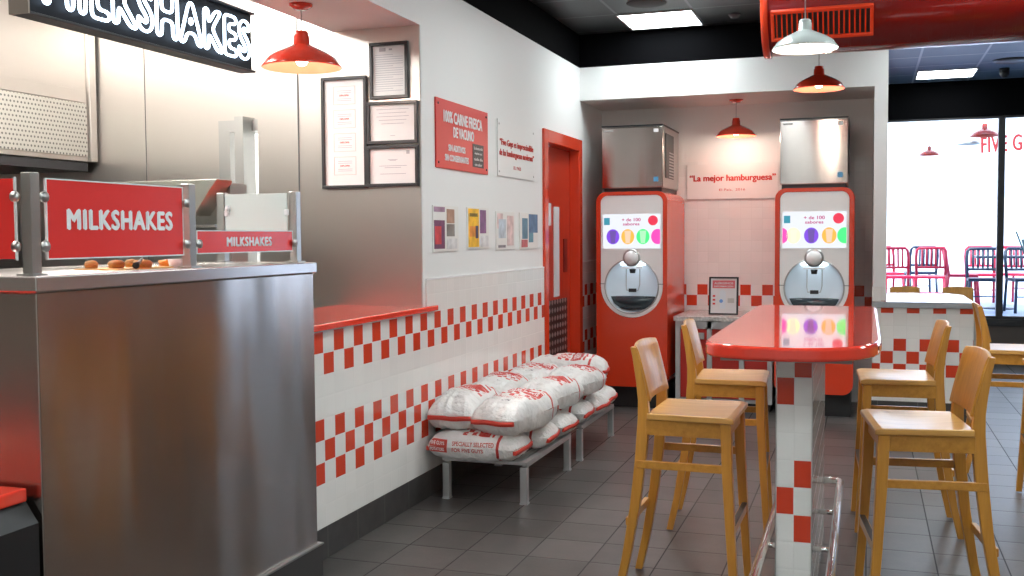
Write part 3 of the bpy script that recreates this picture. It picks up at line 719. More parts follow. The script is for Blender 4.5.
def bag_surface(L, W, H, seed, nu=54, nv=40):
    """closed sack lying flat: long axis x"""
    vs = []; uv = []
    def prof(a): return max(0., 1-abs(a)**3.8)**.5
    off = Vector((seed*3.1, seed*1.7, 0))
    for side in (1, -1):
        for i in range(nu+1):
            for j in range(nv+1):
                u = -1+2*i/nu; v = -1+2*j/nv
                pinch = 1-.07*abs(u)**6; bow = 1-.05*abs(v)**4
                x = u*L/2*bow; y = v*W/2*pinch*(1-.03*math.cos(u*3+seed))
                t = prof(u)*prof(v)
                if side < 0: t = t**.5
                q = Vector((x, y, side*.5))+off
                lump = noise.noise(q*5)*.45+noise.noise(q*11)*.22
                # crumpled creases running to the ends
                cr = abs(noise.noise(Vector((x*6, y*22, side))+off))*.5*abs(u)**2+abs(noise.noise(Vector((x*14, y*9, side*2))+off))*.26
                z = side*H/2*t*(1+lump*.35-cr)
                if side < 0: z = max(z, -H*.43)
                x += noise.noise(q*9+Vector((5, 0, 0)))*.008; y += noise.noise(q*8+Vector((0, 5, 0)))*.010
                vs.append((x, y, z)); uv.append(((u+1)/2, (v+1)/2 if side > 0 else 0.))
    n1 = (nu+1)*(nv+1); fs = []
    for s in (0, 1):
        for i in range(nu):
            for j in range(nv):
                a = s*n1+i*(nv+1)+j; b = a+1; c = a+nv+2; d = a+nv+1
                fs.append((a, d, c, b) if s == 0 else (a, b, c, d))
    me = bpy.data.meshes.new('body'); me.from_pydata(vs, [], fs)
    ul = me.uv_layers.new(name='UVMap')
    for l in me.loops: ul.data[l.index].uv = uv[l.vertex_index]
    bm = bmesh.new(); bm.from_mesh(me); bmesh.ops.remove_doubles(bm, verts=bm.verts, dist=.0012)
    bmesh.ops.recalc_face_normals(bm, faces=bm.faces)
    for f in bm.faces: f.smooth = True
    bm.to_mesh(me); bm.free(); me.materials.append(BAGM); return me
def project_text(body, w, h, o, xa, ya, me, m, parent, bold=.02, name='printed_text', lift=.0016):
    """lettering laid onto the sack: drawn in the plane o + s*xa + t*ya, dropped along -(xa x ya)"""
    tm = text_mesh(body, w, h, bold); bm = bmesh.new(); bm.from_mesh(tm)
    for _ in range(3):
        es = [e for e in bm.edges if e.calc_length() > .014]
        if not es: break
        bmesh.ops.subdivide_edges(bm, edges=es, cuts=1); bmesh.ops.triangulate(bm, faces=bm.faces)
    xa, ya = Vector(xa), Vector(ya); nrm = xa.cross(ya); tree = BVHTree.FromPolygons([v.co for v in me.vertices], [p.vertices for p in me.polygons])
    bad = []
    for v in bm.verts:
        p = Vector(o)+xa*v.co.x+ya*v.co.y+nrm*.3; hit = tree.ray_cast(p, -nrm, .6)
        if hit[0] is None: bad.append(v)
        else: v.co = hit[0]+nrm*lift+hit[1]*lift
    bmesh.ops.delete(bm, geom=bad, context='VERTS'); bm.to_mesh(tm); bm.free(); tm.materials.clear(); tm.materials.append(m)
    ob = bpy.data.objects.new(name, tm); C.objects.link(ob); ob.parent = parent; return ob
INK = mat('dark grey ink', (.12, .12, .13), .6); BAGR = mat('sack red ink', (.60, .07, .05), .5)
def make_bag(seed, L, W, H, side=False):
    r = thing('potato_sack', 'x', 'sack', (0, 0, 0), 'printed potato sacks on the benches')
    me = bag_surface(L, W, H, seed); b = bpy.data.objects.new('body', me); C.objects.link(b); b.parent = r
    if not side:
        project_text('FIVE GUYS  FIVE GUYS', W*.72, .042, (L*.135, 0, 0), (0, -1, 0), (1, 0, 0), me, WTXT, r, .035)
        project_text('SPECIALLY SELECTED FOR', W*.6, .020, (L*-.155, 0, 0), (0, -1, 0), (1, 0, 0), me, BAGR, r, 0)
        project_text('POTATOES', .055, .018, (-L*.27, -.02, 0), (0, -1, 0), (1, 0, 0), me, INK, r, .02)
    # stitched tape along both ends
    n1 = 41; vv = me.vertices
    for sgn in (-1, 1):
        pts = []
        for j in range(25):
            y = (-1+2*j/24)*W*.445; pts.append((sgn*(L/2*(1-.05*(y/(W*.5))**4)+.004), y, -.016+.002*math.sin(j*.4+seed)))
        s = MB()
        rows = []
        for p in pts: rows.append([(p[0]-.014*sgn, p[1], p[2]+.011), (p[0]+.003*sgn, p[1], p[2]+.011), (p[0]+.004*sgn, p[1], p[2]-.011), (p[0]-.014*sgn, p[1], p[2]-.011)])
        s.loft(rows, True); s.build('seam_tape', SEAM, r)
    return r
bagA = make_bag(1, .58, .285, .20); bagB = make_bag(2, .58, .295, .20); bagC = make_bag(3, .56, .285, .195)
lowA = make_bag(4, .53, .34, .18, True); lowB = make_bag(5, .55, .335, .17, True)
# side print on the front lower sack (its long side faces the camera: local -y)
me = [k for k in bpy.data.objects if k.parent == lowA and k.name.startswith('body')][0].data
for sgn_, src in ((-1, lowA),):
    project_text('SPECIALLY SELECTED', .24, .024, (.02, 0, .022), (1, 0, 0), (0, 0, 1), me, BAGR, src, .02)
    project_text('FOR FIVE GUYS', .18, .022, (-.01, 0, -.012), (1, 0, 0), (0, 0, 1), me, BAGR, src, .02)
    blk = project_text('■', .12, .070, (-.19, 0, .005), (1, 0, 0), (0, 0, 1), me, BAGR, src, 0, 'red_block')
    project_text('FIVE GUYS', .09, .018, (-.19, 0, .02), (1, 0, 0), (0, 0, 1), me, WTXT, src, .02, lift=.004)
    project_text('POTATOES', .09, .018, (-.19, 0, -.012), (1, 0, 0), (0, 0, 1), me, WTXT, src, .02, lift=.004)
used = set()
def put(src, x, y, z, rz, tilt, label, sc=1., roll=0.):
    o = src if src.name not in used else copy_tree(src)
    used.add(src.name if o is src else o.name)
    o.location = (x, y, z); o.rotation_euler = (roll, tilt, rz); o.scale = (1, 1, sc); o['label'] = label
    return o
Z1, Z2 = .235+.080, .235+.165+.084
put(lowA, -2.05, 5.445, Z1, 0, 0, 'white printed sack lying across the bench front with side text facing us')
put(lowB, -2.00, 5.815, Z1, .06, 0, 'white sack in the lower layer poking out right, just behind the front one')
put(lowB, -1.99, 6.19, Z1, -.05, 0, 'white sack in the lower layer of the front bench, third from the front')
put(lowB, -2.00, 6.66, Z1, .05, 0, 'white sack in the lower layer of the rear bench, nearest us')
put(lowB, -1.98, 7.00, Z1, -.06, 0, 'white sack in the lower layer of the rear bench, middle one')
put(lowB, -2.0, 7.34, Z1, .03, 0, 'white sack in the lower layer of the rear bench, by the red door')
put(bagA, -2.19, 5.59, Z2+.01, PI/2+.03, -.02, 'white printed sack on top at the front, against the tiled wall', 1.1)
put(bagB, -1.875, 5.565, Z2, PI/2-.16, -.02, 'white printed sack on top at the front, right one with red band', 1.12)
put(bagC, -2.18, 6.18, Z2+.02, PI/2+.07, -.03, 'white printed sack on top against the wall, second from the front')
put(bagA, -1.86, 6.15, Z2+.015, PI/2-.10, .02, 'white printed sack on top at the aisle side, second from the front')
put(bagB, -2.15, 6.75, Z2+.015, PI/2+.02, .0, 'white printed sack on top against the wall, third from the front')
put(bagC, -1.84, 6.73, Z2+.02, PI/2-.08, .03, 'white printed sack on top at the aisle side, third from the front')
put(bagB, -2.06, 7.32, Z2+.03, .10, .0, 'white printed sack lying crosswise on top, farthest back by the door')

# ------------------------------------------------------------------ drink machines
def machine(x, label, shift, screen):
    o = thing('drink_machine', label, 'drink machine', (x, 8.65, 0), 'red drink fountains')
    w = .305
    # side/back cabinet behind the front frame
    body = rrect(-w, w, .19, 1.845, .085, 8)
    MB().prism([(a, b) for a, b in body], .17, .88, 'xz').build('cabinet', REDP, o, .006)
    # white front panel outline: rounded top, half-round bottom
    pw = .268; zc = 1.045; pan = []
    for k in range(25): a = PI+PI*k/24; pan.append((pw*math.cos(a), zc+pw*math.sin(a)))
    for cx, a0 in ((pw-.06, 0), (-pw+.06, PI/2)):
        for k in range(9): a = a0+PI/2*k/8; pan.append((cx+.06*math.cos(a), 1.815-.06+.06*math.sin(a)))
    plate('front_frame', body, [pan], 0, .17, REDP, o, .005)
    hole = [(.225*math.cos(2*PI*k/48), 1.045+.225*math.sin(2*PI*k/48)) for k in range(48)]
    pin = [(a*.992, (b-1.3)*.996+1.3) for a, b in pan]
    fpn = plate('front_panel', pin, [hole], .004, .03, mat('machine white plastic', (.92, .91, .90), .25), o, .002)
    MB().lathe([(.225, .028), (.222, .05), (.20, .10), (.15, .14), (.08, .158), (.0001, .162)], (0, 0, 1.045), 48, 'y').build('dispensing_recess', mat('pale blue grey recess', (.80, .88, .94), .25), o)
    ring = MB().lathe([(.225, .004), (.225, -.002), (.232, -.004), (.236, .003)], (0, 0, 1.045), 48, 'y').build('recess_ring', SATIN, fpn)
    for s in (-1, 1): MB().box(s*pw-.045 if s > 0 else -pw-.01, pw+.01 if s > 0 else -pw+.045, -.002, .004, 1.063, 1.067).build('panel_joint', BLACKM, fpn)
    # screen
    sc = MB().box(-.245, .245, -.003, .006, 1.365, 1.655).build('screen', emi('screen white', (.88, .92, 1.0), .72), o, .002)
    T = frame((0, -.0035, 1.51), (1, 0, 0), (0, 0, 1))
    cols = {'purple': (.16, .05, .55), 'orange': (1, .36, .05), 'green': (.05, .75, .18), 'pink': (.85, .05, .35), 'lime': (.85, .92, .45)}
    for nm, cx, a0, a1 in screen:
        P = [(max(a0, min(a1, cx+.056*math.cos(2*PI*k/28))), -.045+.064*math.sin(2*PI*k/28)) for k in range(28)]
        MB(T).prism(P, 0, .0008).build('flavour_disc', emi('screen '+nm, cols[nm], 1.1), sc)
        if a0 < cx-.03 and a1 > cx+.03:
            MB(T).prism([(cx-.018, -.10), (cx+.018, -.10), (cx+.028, .005), (cx-.028, .005)], .001, .0016).build('cup_picture', emi('screen cup '+nm, tuple(min(1, c_*.6+(.05 if nm == 'purple' else .4)) for c_ in cols[nm]), .8), sc)
    text(sc, '+ de 100', 0, .098, .16, .027, emi('screen magenta text', (.50, .03, .18), .8), T=T, z=0, bold=0., fat=.0012)
    text(sc, 'sabores', 0, .062, .14, .024, MATS['screen magenta text'], T=T, z=0, bold=0., fat=.0012)
    MB(T).box(-.235, -.185, .055, .115, 0, .0008).build('teal_badge', emi('screen teal', (.03, .28, .38), .8), sc)
    MB(T).prism([(.185+.042*math.cos(2*PI*k/24), .09+.042*math.sin(2*PI*k/24)) for k in range(24)], 0, .0008).build('red_badge', emi('screen red', (.80, .03, .08), .8), sc)
    # push knob, nozzle, bracket, drip tray
    kb = MB().lathe([(.0001, -.045), (.035, -.040), (.055, -.022), (.060, 0), (.060, .02), (.0001, .02)], (0, 0, 1.285), 32, 'y').build('round_button', mat('pearl button', (.95, .95, .96), .45), o)
    MB().lathe([(.060, -.006), (.074, -.004), (.076, .01), (.060, .012)], (0, 0, 1.285), 32, 'y').build('button_ring', SATIN, kb)
    MB().box(-.10, .10, .06, .09, 1.222, 1.230).build('added_led_strip', emi('added recess led', (.80, .92, 1.), 6.), o)  # unseen glowing strip added to brighten the recess and front panel
    nz = MB().box(-.085, .085, .0, .06, 1.195, 1.208).build('nozzle_bar', WTXT, o, .003)
    MB().lathe([(.0001, 0), (.022, 0), (.028, .035), (.0001, .035)], (0, .05, 1.155), 20).build('nozzle', BLACK, nz)
    MB().tube([(-.055, .05, 1.19), (-.055, .045, 1.05), (-.05, .04, 1.01), (.05, .04, 1.01), (.062, .045, 1.06), (.062, .05, 1.19)], .004, 8).build('cup_lever', SATIN, nz)
    MB().box(-.03, .035, .03, .036, .995, 1.025).build('lever_badge', BLACKM, nz)
    P = [(.185*math.cos(2*PI*k/32), .075+.075*math.sin(2*PI*k/32)) for k in range(32)]
    tr = MB()
    R = []
    for sc_, zz in ((.60, .850), (.92, .895), (1.06, .955), (1.0, .955), (.9, .925)): R.append([(x_*sc_, .075+(y_-.075)*sc_, zz) for x_, y_ in P])
    tr.loft(R, True).build('drip_tray', mat('dark drip tray', (.035, .05, .06), .18), o)
    MB().box(-w+.02, w-.02, .10, .84, 0, .20).build('plinth', BLACK, o)
    return o
machine(-1.876, 'red and white touchscreen drink machine left of the quote sign', 0,
        [('purple', -.158, -.245, .245), ('orange', -.03, -.245, .245), ('green', .10, -.245, .245), ('pink', .225, -.245, .245)])
machine(-.392, 'red and white touchscreen drink machine right of the quote sign, behind the table', 0,
        [('pink', -.255, -.245, .245), ('lime', -.16, -.245, .245), ('purple', -.022, -.245, .245), ('orange', .115, -.245, .245), ('green', .232, -.245, .245)])
MB
def ice(x, label, sm):
    o = thing('ice_maker', label, 'ice maker', (x, 8.75, 1.845), 'steel ice makers')
    MB().box(-.25, .25, .02, .76, 0, .035).build('base', BLACK, o)
    MB().box(-.262, .262, .014, .78, .035, .555).build('housing', steel_mat('ice maker side steel', (.52, .50, .48), .3) if 'ice maker side steel' not in MATS else MATS['ice maker side steel'], o, .004)
    MB().box(-.262, .262, 0, .014, .037, .548).build('front_panel', sm, o, .003)
    MB().box(-.266, .266, -.004, .785, .555, .567).build('lid', BLACKM, o)
    v = MB().box(.262, .268, .12, .50, .12, .50).build('side_vent', BLACK, o)
    s = MB()
    for k in range(9): s.box(.268, .272, .27, .49, .13+k*.026, .14+k*.026)
    s.build('louvres', GREYM, v)
    MB().box(-.24, -.165, -.003, 0, .515, .528).build('maker_badge', GREYM, o)
    MB().box(.185, .225, -.003, 0, .50, .53).build('white_sticker', PAPER, o)
    MB().box(.185, .225, -.003, 0, .085, .125).build('blue_sticker', mat('blue sticker', (.10, .35, .60), .5), o)
steel_mat('ice maker front steel', (.44, .39, .36), .16, 2, wav=.35, aniso=.85)
ice(-1.89, 'steel ice maker on top of the left drink machine', MATS['ice maker front steel'])
ice(-.405, 'steel ice maker on top of the right drink machine', MATS['ice maker front steel'])

# ------------------------------------------------------------------ cabinet between machines
cb = thing('side_cabinet', 'grey framed cabinet with red doors between the drink machines', 'cabinet', (-1.12, 8.75, 0))
MB().box(-.415, .405, -.012, .795, .752, .792).build('worktop', mat('speckled grey worktop', (.50, .49, .47), .25, var=.35, bscale=60), cb, .004)
f = MB()
f.box(-.40, .40, .02, .79, .07, .10)
for x in (-.40, -.135, .13, .36): f.box(x, x+.04, 0, .04, .07, .752)
f.box(-.36, .36, 0, .04, .69, .752); f.box(-.40, -.38, .04, .79, .10, .752)
f.build('frame', GREYM, cb, .002)
for k in range(3):
    x0 = (-.358, -.093, .172)[k]; x1 = (-.137, .128, .358)[k]
    dd = MB().box(x0, x1, .008, .03, .105, .685).build('door', mat('matt red door', (.42, .02, .012), .4), cb, .003)
    MB().box(x1-.07, x1-.02, -.006, .008, .60, .655).build('latch', SATIN, dd, .003)
MB().box(-.38, .38, .08, .78, 0, .07).build('plinth', BLACK, cb)
pf = thing('table_sign', 'small black framed notice standing on the side cabinet', 'framed notice', Matrix.Translation((-1.150, 8.98, .792)) @ Matrix.Rotation(math.radians(-6), 4, 'X'))
f = MB()
for a in ((-.125, .125, 0, .014), (-.125, .125, .311, .325), (-.125, -.109, .014, .311), (.109, .125, .014, .311)): f.box(a[0], a[1], 0, .02, a[2], a[3])
f.build('frame', BLACK, pf, .002)
MB().box(-.109, .109, .006, .014, .014, .311).build('card', PAPER, pf)
T = frame((0, .0058, .1625), (1, 0, 0), (0, 0, 1))
MB(T).box(-.095, .095, .065, .132, 0, .0005).build('red_heading', mat('washed red print', (.62, .12, .14), .5), pf)
text(pf, 'ALÉRGENOS', 0, .11, .16, .022, PAPER, T=T, z=.0006, bold=.02); text(pf, 'INFORMACIÓN', 0, .083, .16, .018, PAPER, T=T, z=.0006, bold=.02)
MB(T).prism([(-.03, -.11), (.015, -.11), (.02, .03), (.004, .05), (-.02, .05), (-.035, .03)], 0, .0005).build('bottle_picture', mat('pale bottle print', (.62, .68, .72), .5), pf)
for k in range(3): MB(T).box(-.092, -.070, -.01-k*.033, .006-k*.033, 0, .0005).build('red_mark', RTXT, pf)
MB(T).box(.035, .09, -.06, -.02, 0, .0005).build('grey_patch', mat('grey print', (.45, .45, .42), .5), pf)
MB(T).prism([(-.02+.016*math.cos(k*PI/8), -.045+.016*math.sin(k*PI/8)) for k in range(16)], .0006, .0010).build('blue_mark', mat('blue print', (.12, .28, .60), .5), pf)

# ------------------------------------------------------------------ low wall counter top
lt = thing('ledge_counter', 'long steel edged counter top on the low tiled wall beside the pillar', 'counter', (.158, YC, .89))
MB().box(-.11, .65, -.03, -.018, 0, .046).build('front_edge', steel_mat('ledge steel', (.34, .34, .35), .35), lt, .003)
MB().prism([(0, -.018), (.65, -.018), (.65, 1.05), (.53, 1.35), (0, 1.35)], .0, .046, 'xy').build('top', mat('white glossy counter top', (.80, .80, .80), .12, coat=.4), lt, .003)
lg = MB().box(.1, .5, 1.1, 1.3, -.89, 0).build('support', GREYM, lt)

# ------------------------------------------------------------------ communal table
tb = thing('communal_table', 'red topped high communal table on a checkered tile column', 'table', (-.24, 4.6, 0))
out = [(-.53, 5.70), (-.565, 3.80), (-.555, 3.70), (-.52, 3.63), (-.46, 3.58), (-.38, 3.55), (-.27, 3.535), (-.16, 3.55), (-.07, 3.595), (0, 3.67), (.042, 3.77), (.058, 3.90), (.056, 5.70)]
out = [(-.545, 5.70), (-.548, 3.78), (-.535, 3.69), (-.495, 3.625), (-.42, 3.58), (-.33, 3.553), (-.24, 3.545), (-.15, 3.56), (-.07, 3.605), (0, 3.68), (.042, 3.78), (.058, 3.90), (.056, 5.70)]
def chaikin(P, n=2):
    for _ in range(n):
        Q = []
        for i, p in enumerate(P):
            q = P[(i+1) % len(P)]
            if (Vector(q)-Vector(p)).length > .3: Q += [p, q] if False else [(p[0]*.97+q[0]*.03, p[1]*.97+q[1]*.03), (p[0]*.03+q[0]*.97, p[1]*.03+q[1]*.97)]
            else: Q += [(p[0]*.75+q[0]*.25, p[1]*.75+q[1]*.25), (p[0]*.25+q[0]*.75, p[1]*.25+q[1]*.75)]
        P = Q
    return P
MB().prism([(x+.24, y-4.6) for x, y in chaikin(out)], 1.052, 1.10).build('tabletop', REDTOP, tb, .012, 4)
f = MB(); f.box(-.25, -.20, -.85, .95, 1.028, 1.052); f.box(.16, .20, -.85, .95, 1.028, 1.052); f.box(-.20, .16, -.85, -.81, 1.028, 1.052); f.box(-.20, .16, .91, .95, 1.028, 1.052)
f.build('under_frame', GREYM, tb, .002)
MB().box(-.06, .062, -.75, -.744, .0, 1.05).build('tiled_end', TILE_C, tb)
MB().box(-.058, .060, -.744, .60, .0, 1.05).build('tiled_column', TILE_S, tb)
e = MB()
for x in (-.064, .062): e.box(x, x+.003, -.752, -.742, 0, 1.05)
e.build('corner_trim', SATIN, tb)
def rail(sx, x, label):
    P = []
    y0, y1 = -1.45+.0, .58
    P = [(sx*.058, .62-.02, .30), (x-.02*sx, .60, .30), (x, .58, .30), (x, -.85, .30), (x-.005*sx, -.87, .30), (sx*.058+.002, -.87+.0, .30)]
    P = [(sx*.061, .55, .30), (x-.03*sx, .55, .30), (x-.009*sx, .541, .30), (x, .52, .30), (x, -1.08, .30), (x, -1.10, .292), (x, -1.11, .27), (x, -1.11, .0)]
    r = MB().tube(P, .017, 14).build('foot_rail', CHROME, tb)
    for y in (-.05, -.60):
        MB().tube([(sx*.061, y, .30), (x, y, .30)], .010, 10).build('rail_bracket', CHROME, r)
rail(1, .135, ''); rail(-1, -.115, '')

# ------------------------------------------------------------------ bar stools
def make_stool(hs=1.0, seat_z=.768, low=False):
    r = thing('bar_stool', 'x', 'stool', (0, 0, 0))
    sz = seat_z
    # seat: slightly dished plank, narrower at the back, rounded waterfall front
    nx, ny = 14, 12; top = []; bot = []
    mb = MB(); vs = []
    for k in (0, 1):
        for i in range(nx+1):
            for j in range(ny+1):
                u, v = i/nx, -1+2*j/ny; x = -.150+u*.345
                hw = .205+.018*u; y = v*hw
                dish = -.010*math.sin(PI*min(1, max(0, u)))*(1-v*v)
                zz = sz+dish-(.006 if u > .95 else 0) if k == 0 else sz-.026
                vs.append((x, y, zz))
    n1 = (nx+1)*(ny+1); fs = []
    for i in range(nx):
        for j in range(ny):
            a = i*(ny+1)+j; fs.append((a, a+1, a+ny+2, a+ny+1)); b = a+n1; fs.append((b, b+ny+1, b+ny+2, b+1))
    for i in range(nx):
        a = i*(ny+1); fs.append((a, a+ny+1, a+ny+1+n1, a+n1)); a += ny; fs.append((a, a+n1, a+ny+1+n1, a+ny+1))
    for j in range(ny):
        a = j; fs.append((a, a+n1, a+1+n1, a+1)); a = nx*(ny+1)+j; fs.append((a, a+1, a+1+n1, a+n1))
    mb.add(vs, fs); mb.build('seat', WOODX, r, .005, 3)
    # apron rails
    ap = MB(); ap.box(-.155, .165, -.198, -.178, sz-.088, sz-.027); ap.box(-.155, .165, .178, .198, sz-.088, sz-.027)
    ap.box(.150, .170, -.178, .178, sz-.088, sz-.027); ap.box(-.165, -.145, -.178, .178, sz-.088, sz-.027)
    ap.build('apron', WOODY, r, .002)
    for s in (-1, 1):
        MB().bar([((.162, s*.192, sz-.027), .021, .0215), ((.168, s*.194, sz-.20), .020, .0205), ((.182, s*.200, sz*.4), .0175, .018), ((.202, s*.206, .006), .015, .0155)]).build('leg', WOOD, r, .003)
        # rear sabre leg and back post in one curve
        prof = [(-.272, .006, .0155), (-.236, sz*.22, .017), (-.200, sz*.50, .0195), (-.178, sz*.75, .022), (-.165, sz-.02, .0235), (-.168, sz+.05, .020), (-.178, sz+.12, .017), (-.197, sz+.22, .013), (-.208, sz+.262, .011)]
        Q = []
        for i in range(len(prof)-1):
            for t in (0, .5): Q.append(tuple(prof[i][k]*(1-t)+prof[i+1][k]*t for k in range(3)))
        Q.append(prof[-1])
        MB().bar([((x, s*(.178+.020*max(0, (sz-z)/sz)), z), h, .0165) for x, z, h in Q]).build('leg', WOOD, r, .003)
    zs = .56 if not low else .25
    for s in (-1, 1): MB().box(-.195, .180, s*.194-.009, s*.194+.009, zs-.016, zs+.016).build('side_stretcher', WOODY, r, .003)
    zf = .32 if not low else .15
    st = MB().box(.172, .196, -.188, .188, zf-.022, zf+.018).build('footrest', WOODY, r, .003)
    MB().box(.178, .199, -.180, .180, zf+.018, zf+.022).build('metal_strip', mat('dark scuffed metal', (.10, .09, .08), .4, .8), st)
    MB().box(-.243, -.222, -.176, .176, zf-.02, zf+.012).build('back_stretcher', WOODY, r, .003)
    # curved back panel covering the posts
    n = 14; m = 8; V = []; F = []
    for k in (0, 1):
        for i in range(m+1):
            for j in range(n+1):
                t = i/m; v = -1+2*j/n; z = sz+.045+t*.230
                xb = -.148-.048*t-.010*t*t
                crv = .018*(1-v*v)
                hw = .186+.002*t
                zz = z-(.010*v*v if i == m else 0)
                x = xb-crv+(.012 if k == 0 else -.0)
                V.append((x, v*hw, zz))
    n1 = (m+1)*(n+1)
    for i in range(m):
        for j in range(n):
            a = i*(n+1)+j; F.append((a, a+1, a+n+2, a+n+1)); b = a+n1; F.append((b, b+n+1, b+n+2, b+1))
    for i in range(m):
        a = i*(n+1); F.append((a, a+n+1, a+n+1+n1, a+n1)); a += n; F.append((a, a+n1, a+n+1+n1, a+n+1))
    for j in range(n):
        a = j; F.append((a, a+n1, a+1+n1, a+1)); a = m*(n+1)+j; F.append((a, a+1, a+1+n1, a+n1))
    mb = MB(); mb.add(V, F, False); o = mb.build('back_panel', WOOD, r, .003, 2)
    for p_ in o.data.polygons: p_.use_smooth = abs(p_.normal.x) > .7
    return r
st0 = make_stool()
def stool(x, y, deg, label, grp='wooden bar stools', src=st0):
    o = src if not used.__contains__(src.name) else copy_tree(src)
    used.add(o.name if o is not src else src.name)
    o.location = (x, y, 0); o.rotation_euler = (0, 0, math.radians(deg)); o['label'] = label; o['group'] = grp
    return o
stool(-.668, 4.27, -1, 'wooden bar stool at the front left of the red table')
stool(-.655, 5.335, 3, 'wooden bar stool at the back left of the red table')
stool(.165, 5.56, 183, 'wooden bar stool at the back right of the red table')
stool(.205, 4.235, 187, 'wooden bar stool at the front right of the red table')
stool(.865, 7.08, 0, 'wooden bar stool beyond the right side stools, past the low wall\'s end')
stool(1.04, 6.27, 180, 'wooden bar stool cut by the right edge, only its front leg showing')
# low wooden chairs behind the ledge counter
low = make_stool(1, .46, True); low.name = 'dining_chair'
def lowchair(x, y, deg, label, first):
    o = low if first else copy_tree(low)
    o.location = (x, y, 0); o.rotation_euler = (0, 0, math.radians(deg)); o['label'] = label; o['category'] = 'chair'; o['group'] = 'low wooden chairs behind the ledge'
    for q in (o,): q.scale = (1, .82, 1.2)
lowchair(.42, 12.3, -90, 'low wooden chair back peeking over the ledge, left one', True)
lowchair(.97, 12.3, -90, 'low wooden chair back peeking over the ledge, right one', False)

# ------------------------------------------------------------------ terrace chairs outside
def metal_chair(m, x, y, deg, label, grp):
    o = thing('metal_chair', label, 'chair', Matrix.Translation((x, y, .43)) @ Matrix.Rotation(math.radians(deg), 4, 'Z'), grp)
    MB().box(-.20, .20, -.20, .20, .415, .455).build('seat', m, o, .01)
    for sx in (-1, 1):
        MB().tube([(.18, sx*.18, .44), (.21, sx*.20, .01)], .019, 8).build('leg', m, o)
        MB().tube([(-.24, sx*.20, .01), (-.19, sx*.19, .44)], .019, 8).build('leg', m, o)
    MB().tube([(-.19, -.19, .44), (-.23, -.20, .70), (-.25, -.19, .80), (-.255, -.16, .835), (-.255, .16, .835), (-.25, .19, .80), (-.23, .20, .70), (-.19, .19, .44)], .021, 8).build('back_frame', m, o)
    for k in range(5):
        y_ = -.12+k*.06; MB().tube([(-.255, y_, .835), (-.225, y_, .56)], .014, 6).build('back_slat', m, o)
    MB().tube([(-.215, -.19, .56), (-.225, .19, .56)], .018, 8).build('back_rail', m, o)
    MB().tube([(.195, -.19, .22), (.195, .19, .22)], .009, 6).build('stretcher', m, o)
    return o
CR = mat('red painted chair metal', (.50, .008, .05), .35); CN = mat('navy painted chair metal', (.005, .022, .055), .35)
metal_chair(CR, .42, 15.6, -80, 'red metal terrace chair seen at the pillar edge', 'terrace chairs')
metal_chair(CR, .30, 16.9, -70, 'red metal terrace chair behind the one at the pillar edge', 'terrace chairs')
metal_chair(CN, .80, 17.3, 100, 'dark metal terrace chair between red ones at left', 'terrace chairs')
metal_chair(CR, .86, 15.7, -95, 'red metal terrace chair facing away, left of the gap', 'terrace chairs')
metal_chair(CR, 1.32, 16.3, 0, 'red metal terrace chair seen from its side', 'terrace chairs')
metal_chair(CN, 1.47, 14.9, -92, 'large navy metal terrace chair left of the window frame', 'terrace chairs')
metal_chair(CR, 1.62, 16.6, -85, 'red metal terrace chair behind the navy one', 'terrace chairs')
metal_chair(CN, 1.98, 14.9, -80, 'navy metal terrace chair right of the window frame', 'terrace chairs')
metal_chair(CR, 2.15, 16.8, 60, 'red metal terrace chair behind the right window frame', 'terrace chairs')
ot = thing('terrace_table', 'dark square terrace table behind the navy chair', 'table', (1.75, 15.7, .43))
MB().box(-.33, .33, -.33, .33, .70, .73).build('top', CN, ot, .005); MB().tube([(0, 0, 0), (0, 0, .70)], .03, 12).build('pedestal', CN, ot); MB().lathe([(.0001, 0), (.22, 0), (.22, .012), (.0001, .02)], (0, 0, 0), 28).build('base', CN, ot)
ls = thing('leaning_parasol_poles', 'dark slanted poles leaning beside the window frame outside', 'poles', (1.83, 14.3, .43))
MB().tube([(-.06, 0, 1.06), (.13, .1, .55)], .010, 8).build('pole', mat('teal metal', (.01, .10, .12), .4), ls); MB().tube([(.02, .05, .96), (.12, .1, .62)], .018, 8).build('thick_pole', mat('grey teal metal', (.15, .25, .28), .4), ls)
MB().tube([(.13, .1, .55), (.13, .1, 0)], .010, 8).build('pole_foot', MATS['teal metal'], ls)
lamp(.715, 13.6, 2.42, 3.5, 'small red pendant lamp added outside for a reflection in the glass, left of the white one', REDL, REDIN, 0, bulb=0, canopy=False, s=.68, light=False)  # added lamps stand in for indoor pendants mirrored in the window glass
lamp(1.32, 13.55, 2.62, 3.5, 'small red pendant lamp added outside for a glass reflection, in front of the red wall lettering', REDL, REDIN, 0, bulb=0, canopy=False, s=.95, light=False)
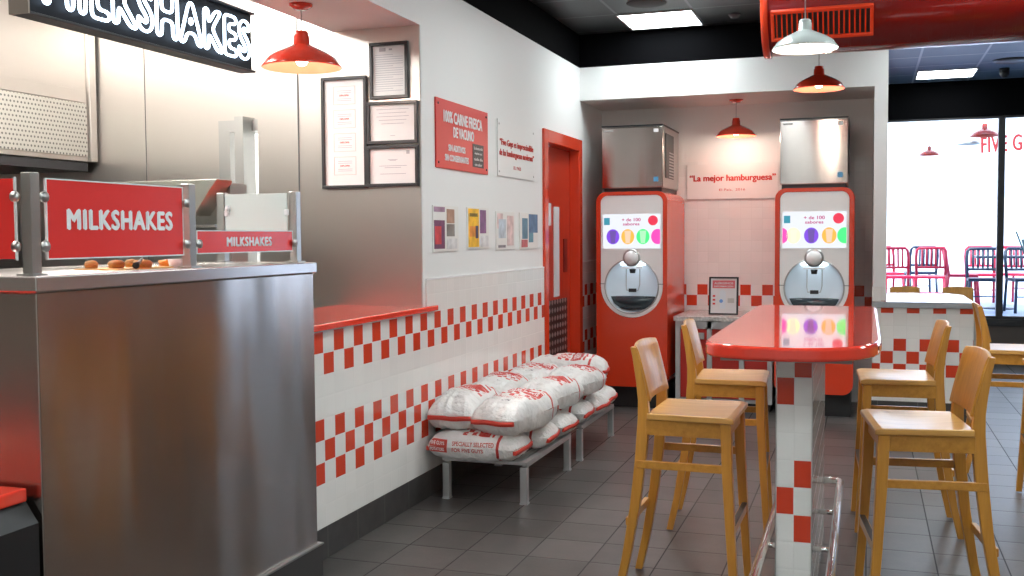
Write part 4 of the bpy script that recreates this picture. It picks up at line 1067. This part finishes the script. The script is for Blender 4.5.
lamp(1.17, 13.8, 2.55, 3.5, 'small white pendant lamp outside, beside the window\'s red one', WHL, WHIN, 0, bulb=0, canopy=False, s=.80, group=None, light=False)
B('trim_outside_beam', MATS['white render facade'], -2, 6, 13.35, 13.95, 3.50, 3.62)
fg = thing('outside_sign', 'red raised lettering on the white wall outside the windows', 'sign', frame((2.35, 19.3, 2.98), (math.cos(-.25), math.sin(-.25), .05), (0, 0, 1)))
text(fg, 'FIVE GUYS', 0, 0, 1.04, .27, mat('light red lettering', (.30, .012, .012), .7), bold=.005, spacing=1.08, fat=.006, th=.03)
MB().box(-.55, .55, -.16, -.145, -.03, 0).build('fixing_rail', WTXT, fg)

# ------------------------------------------------------------------ light
w = bpy.data.worlds.new('sky'); bpy.context.scene.world = w; w.use_nodes = True
bg = w.node_tree.nodes['Background']; bg.inputs[0].default_value = (.72, .86, 1.0, 1); bg.inputs[1].default_value = 2.6
sun = bpy.data.lights.new('sun', 'SUN'); sun.energy = 5; sun.angle = .05; sun.color = (1, .97, .93)
so = bpy.data.objects.new('sun', sun); C.objects.link(so); so.rotation_euler = (math.radians(42), 0, math.radians(-20))
def area(name, x, y, z, sx, sy, e, col=(1, 1, 1)):
    l = bpy.data.lights.new(name, 'AREA'); l.shape = 'RECTANGLE'; l.size = sx; l.size_y = sy; l.energy = e; l.color = col
    o = bpy.data.objects.new(name, l); C.objects.link(o); o.location = (x, y, z); return o
# kitchen ceiling fittings
for i, (x, y) in enumerate(((-3.9, 4.4), (-3.9, 2.2), (-4.1, 6.05))):
    o = thing('kitchen_light', 'flat white ceiling light in the kitchen', 'ceiling light', (x, y, 3.048), 'kitchen ceiling lights')
    MB().box(-.3, .3, -.35, .35, -.03, 0).build('diffuser', emi('kitchen led', (1, .97, .92), 36.), o)
sc = bpy.context.scene
sc.view_settings.view_transform = 'Standard'; sc.view_settings.look = 'None'; sc.view_settings.gamma = 1; sc.view_settings.use_curve_mapping = False
sc.view_settings.exposure = 0.50
sc.cycles.use_denoising = True; sc.cycles.max_bounces = 10; sc.cycles.diffuse_bounces = 5; sc.cycles.sample_clamp_indirect = 6
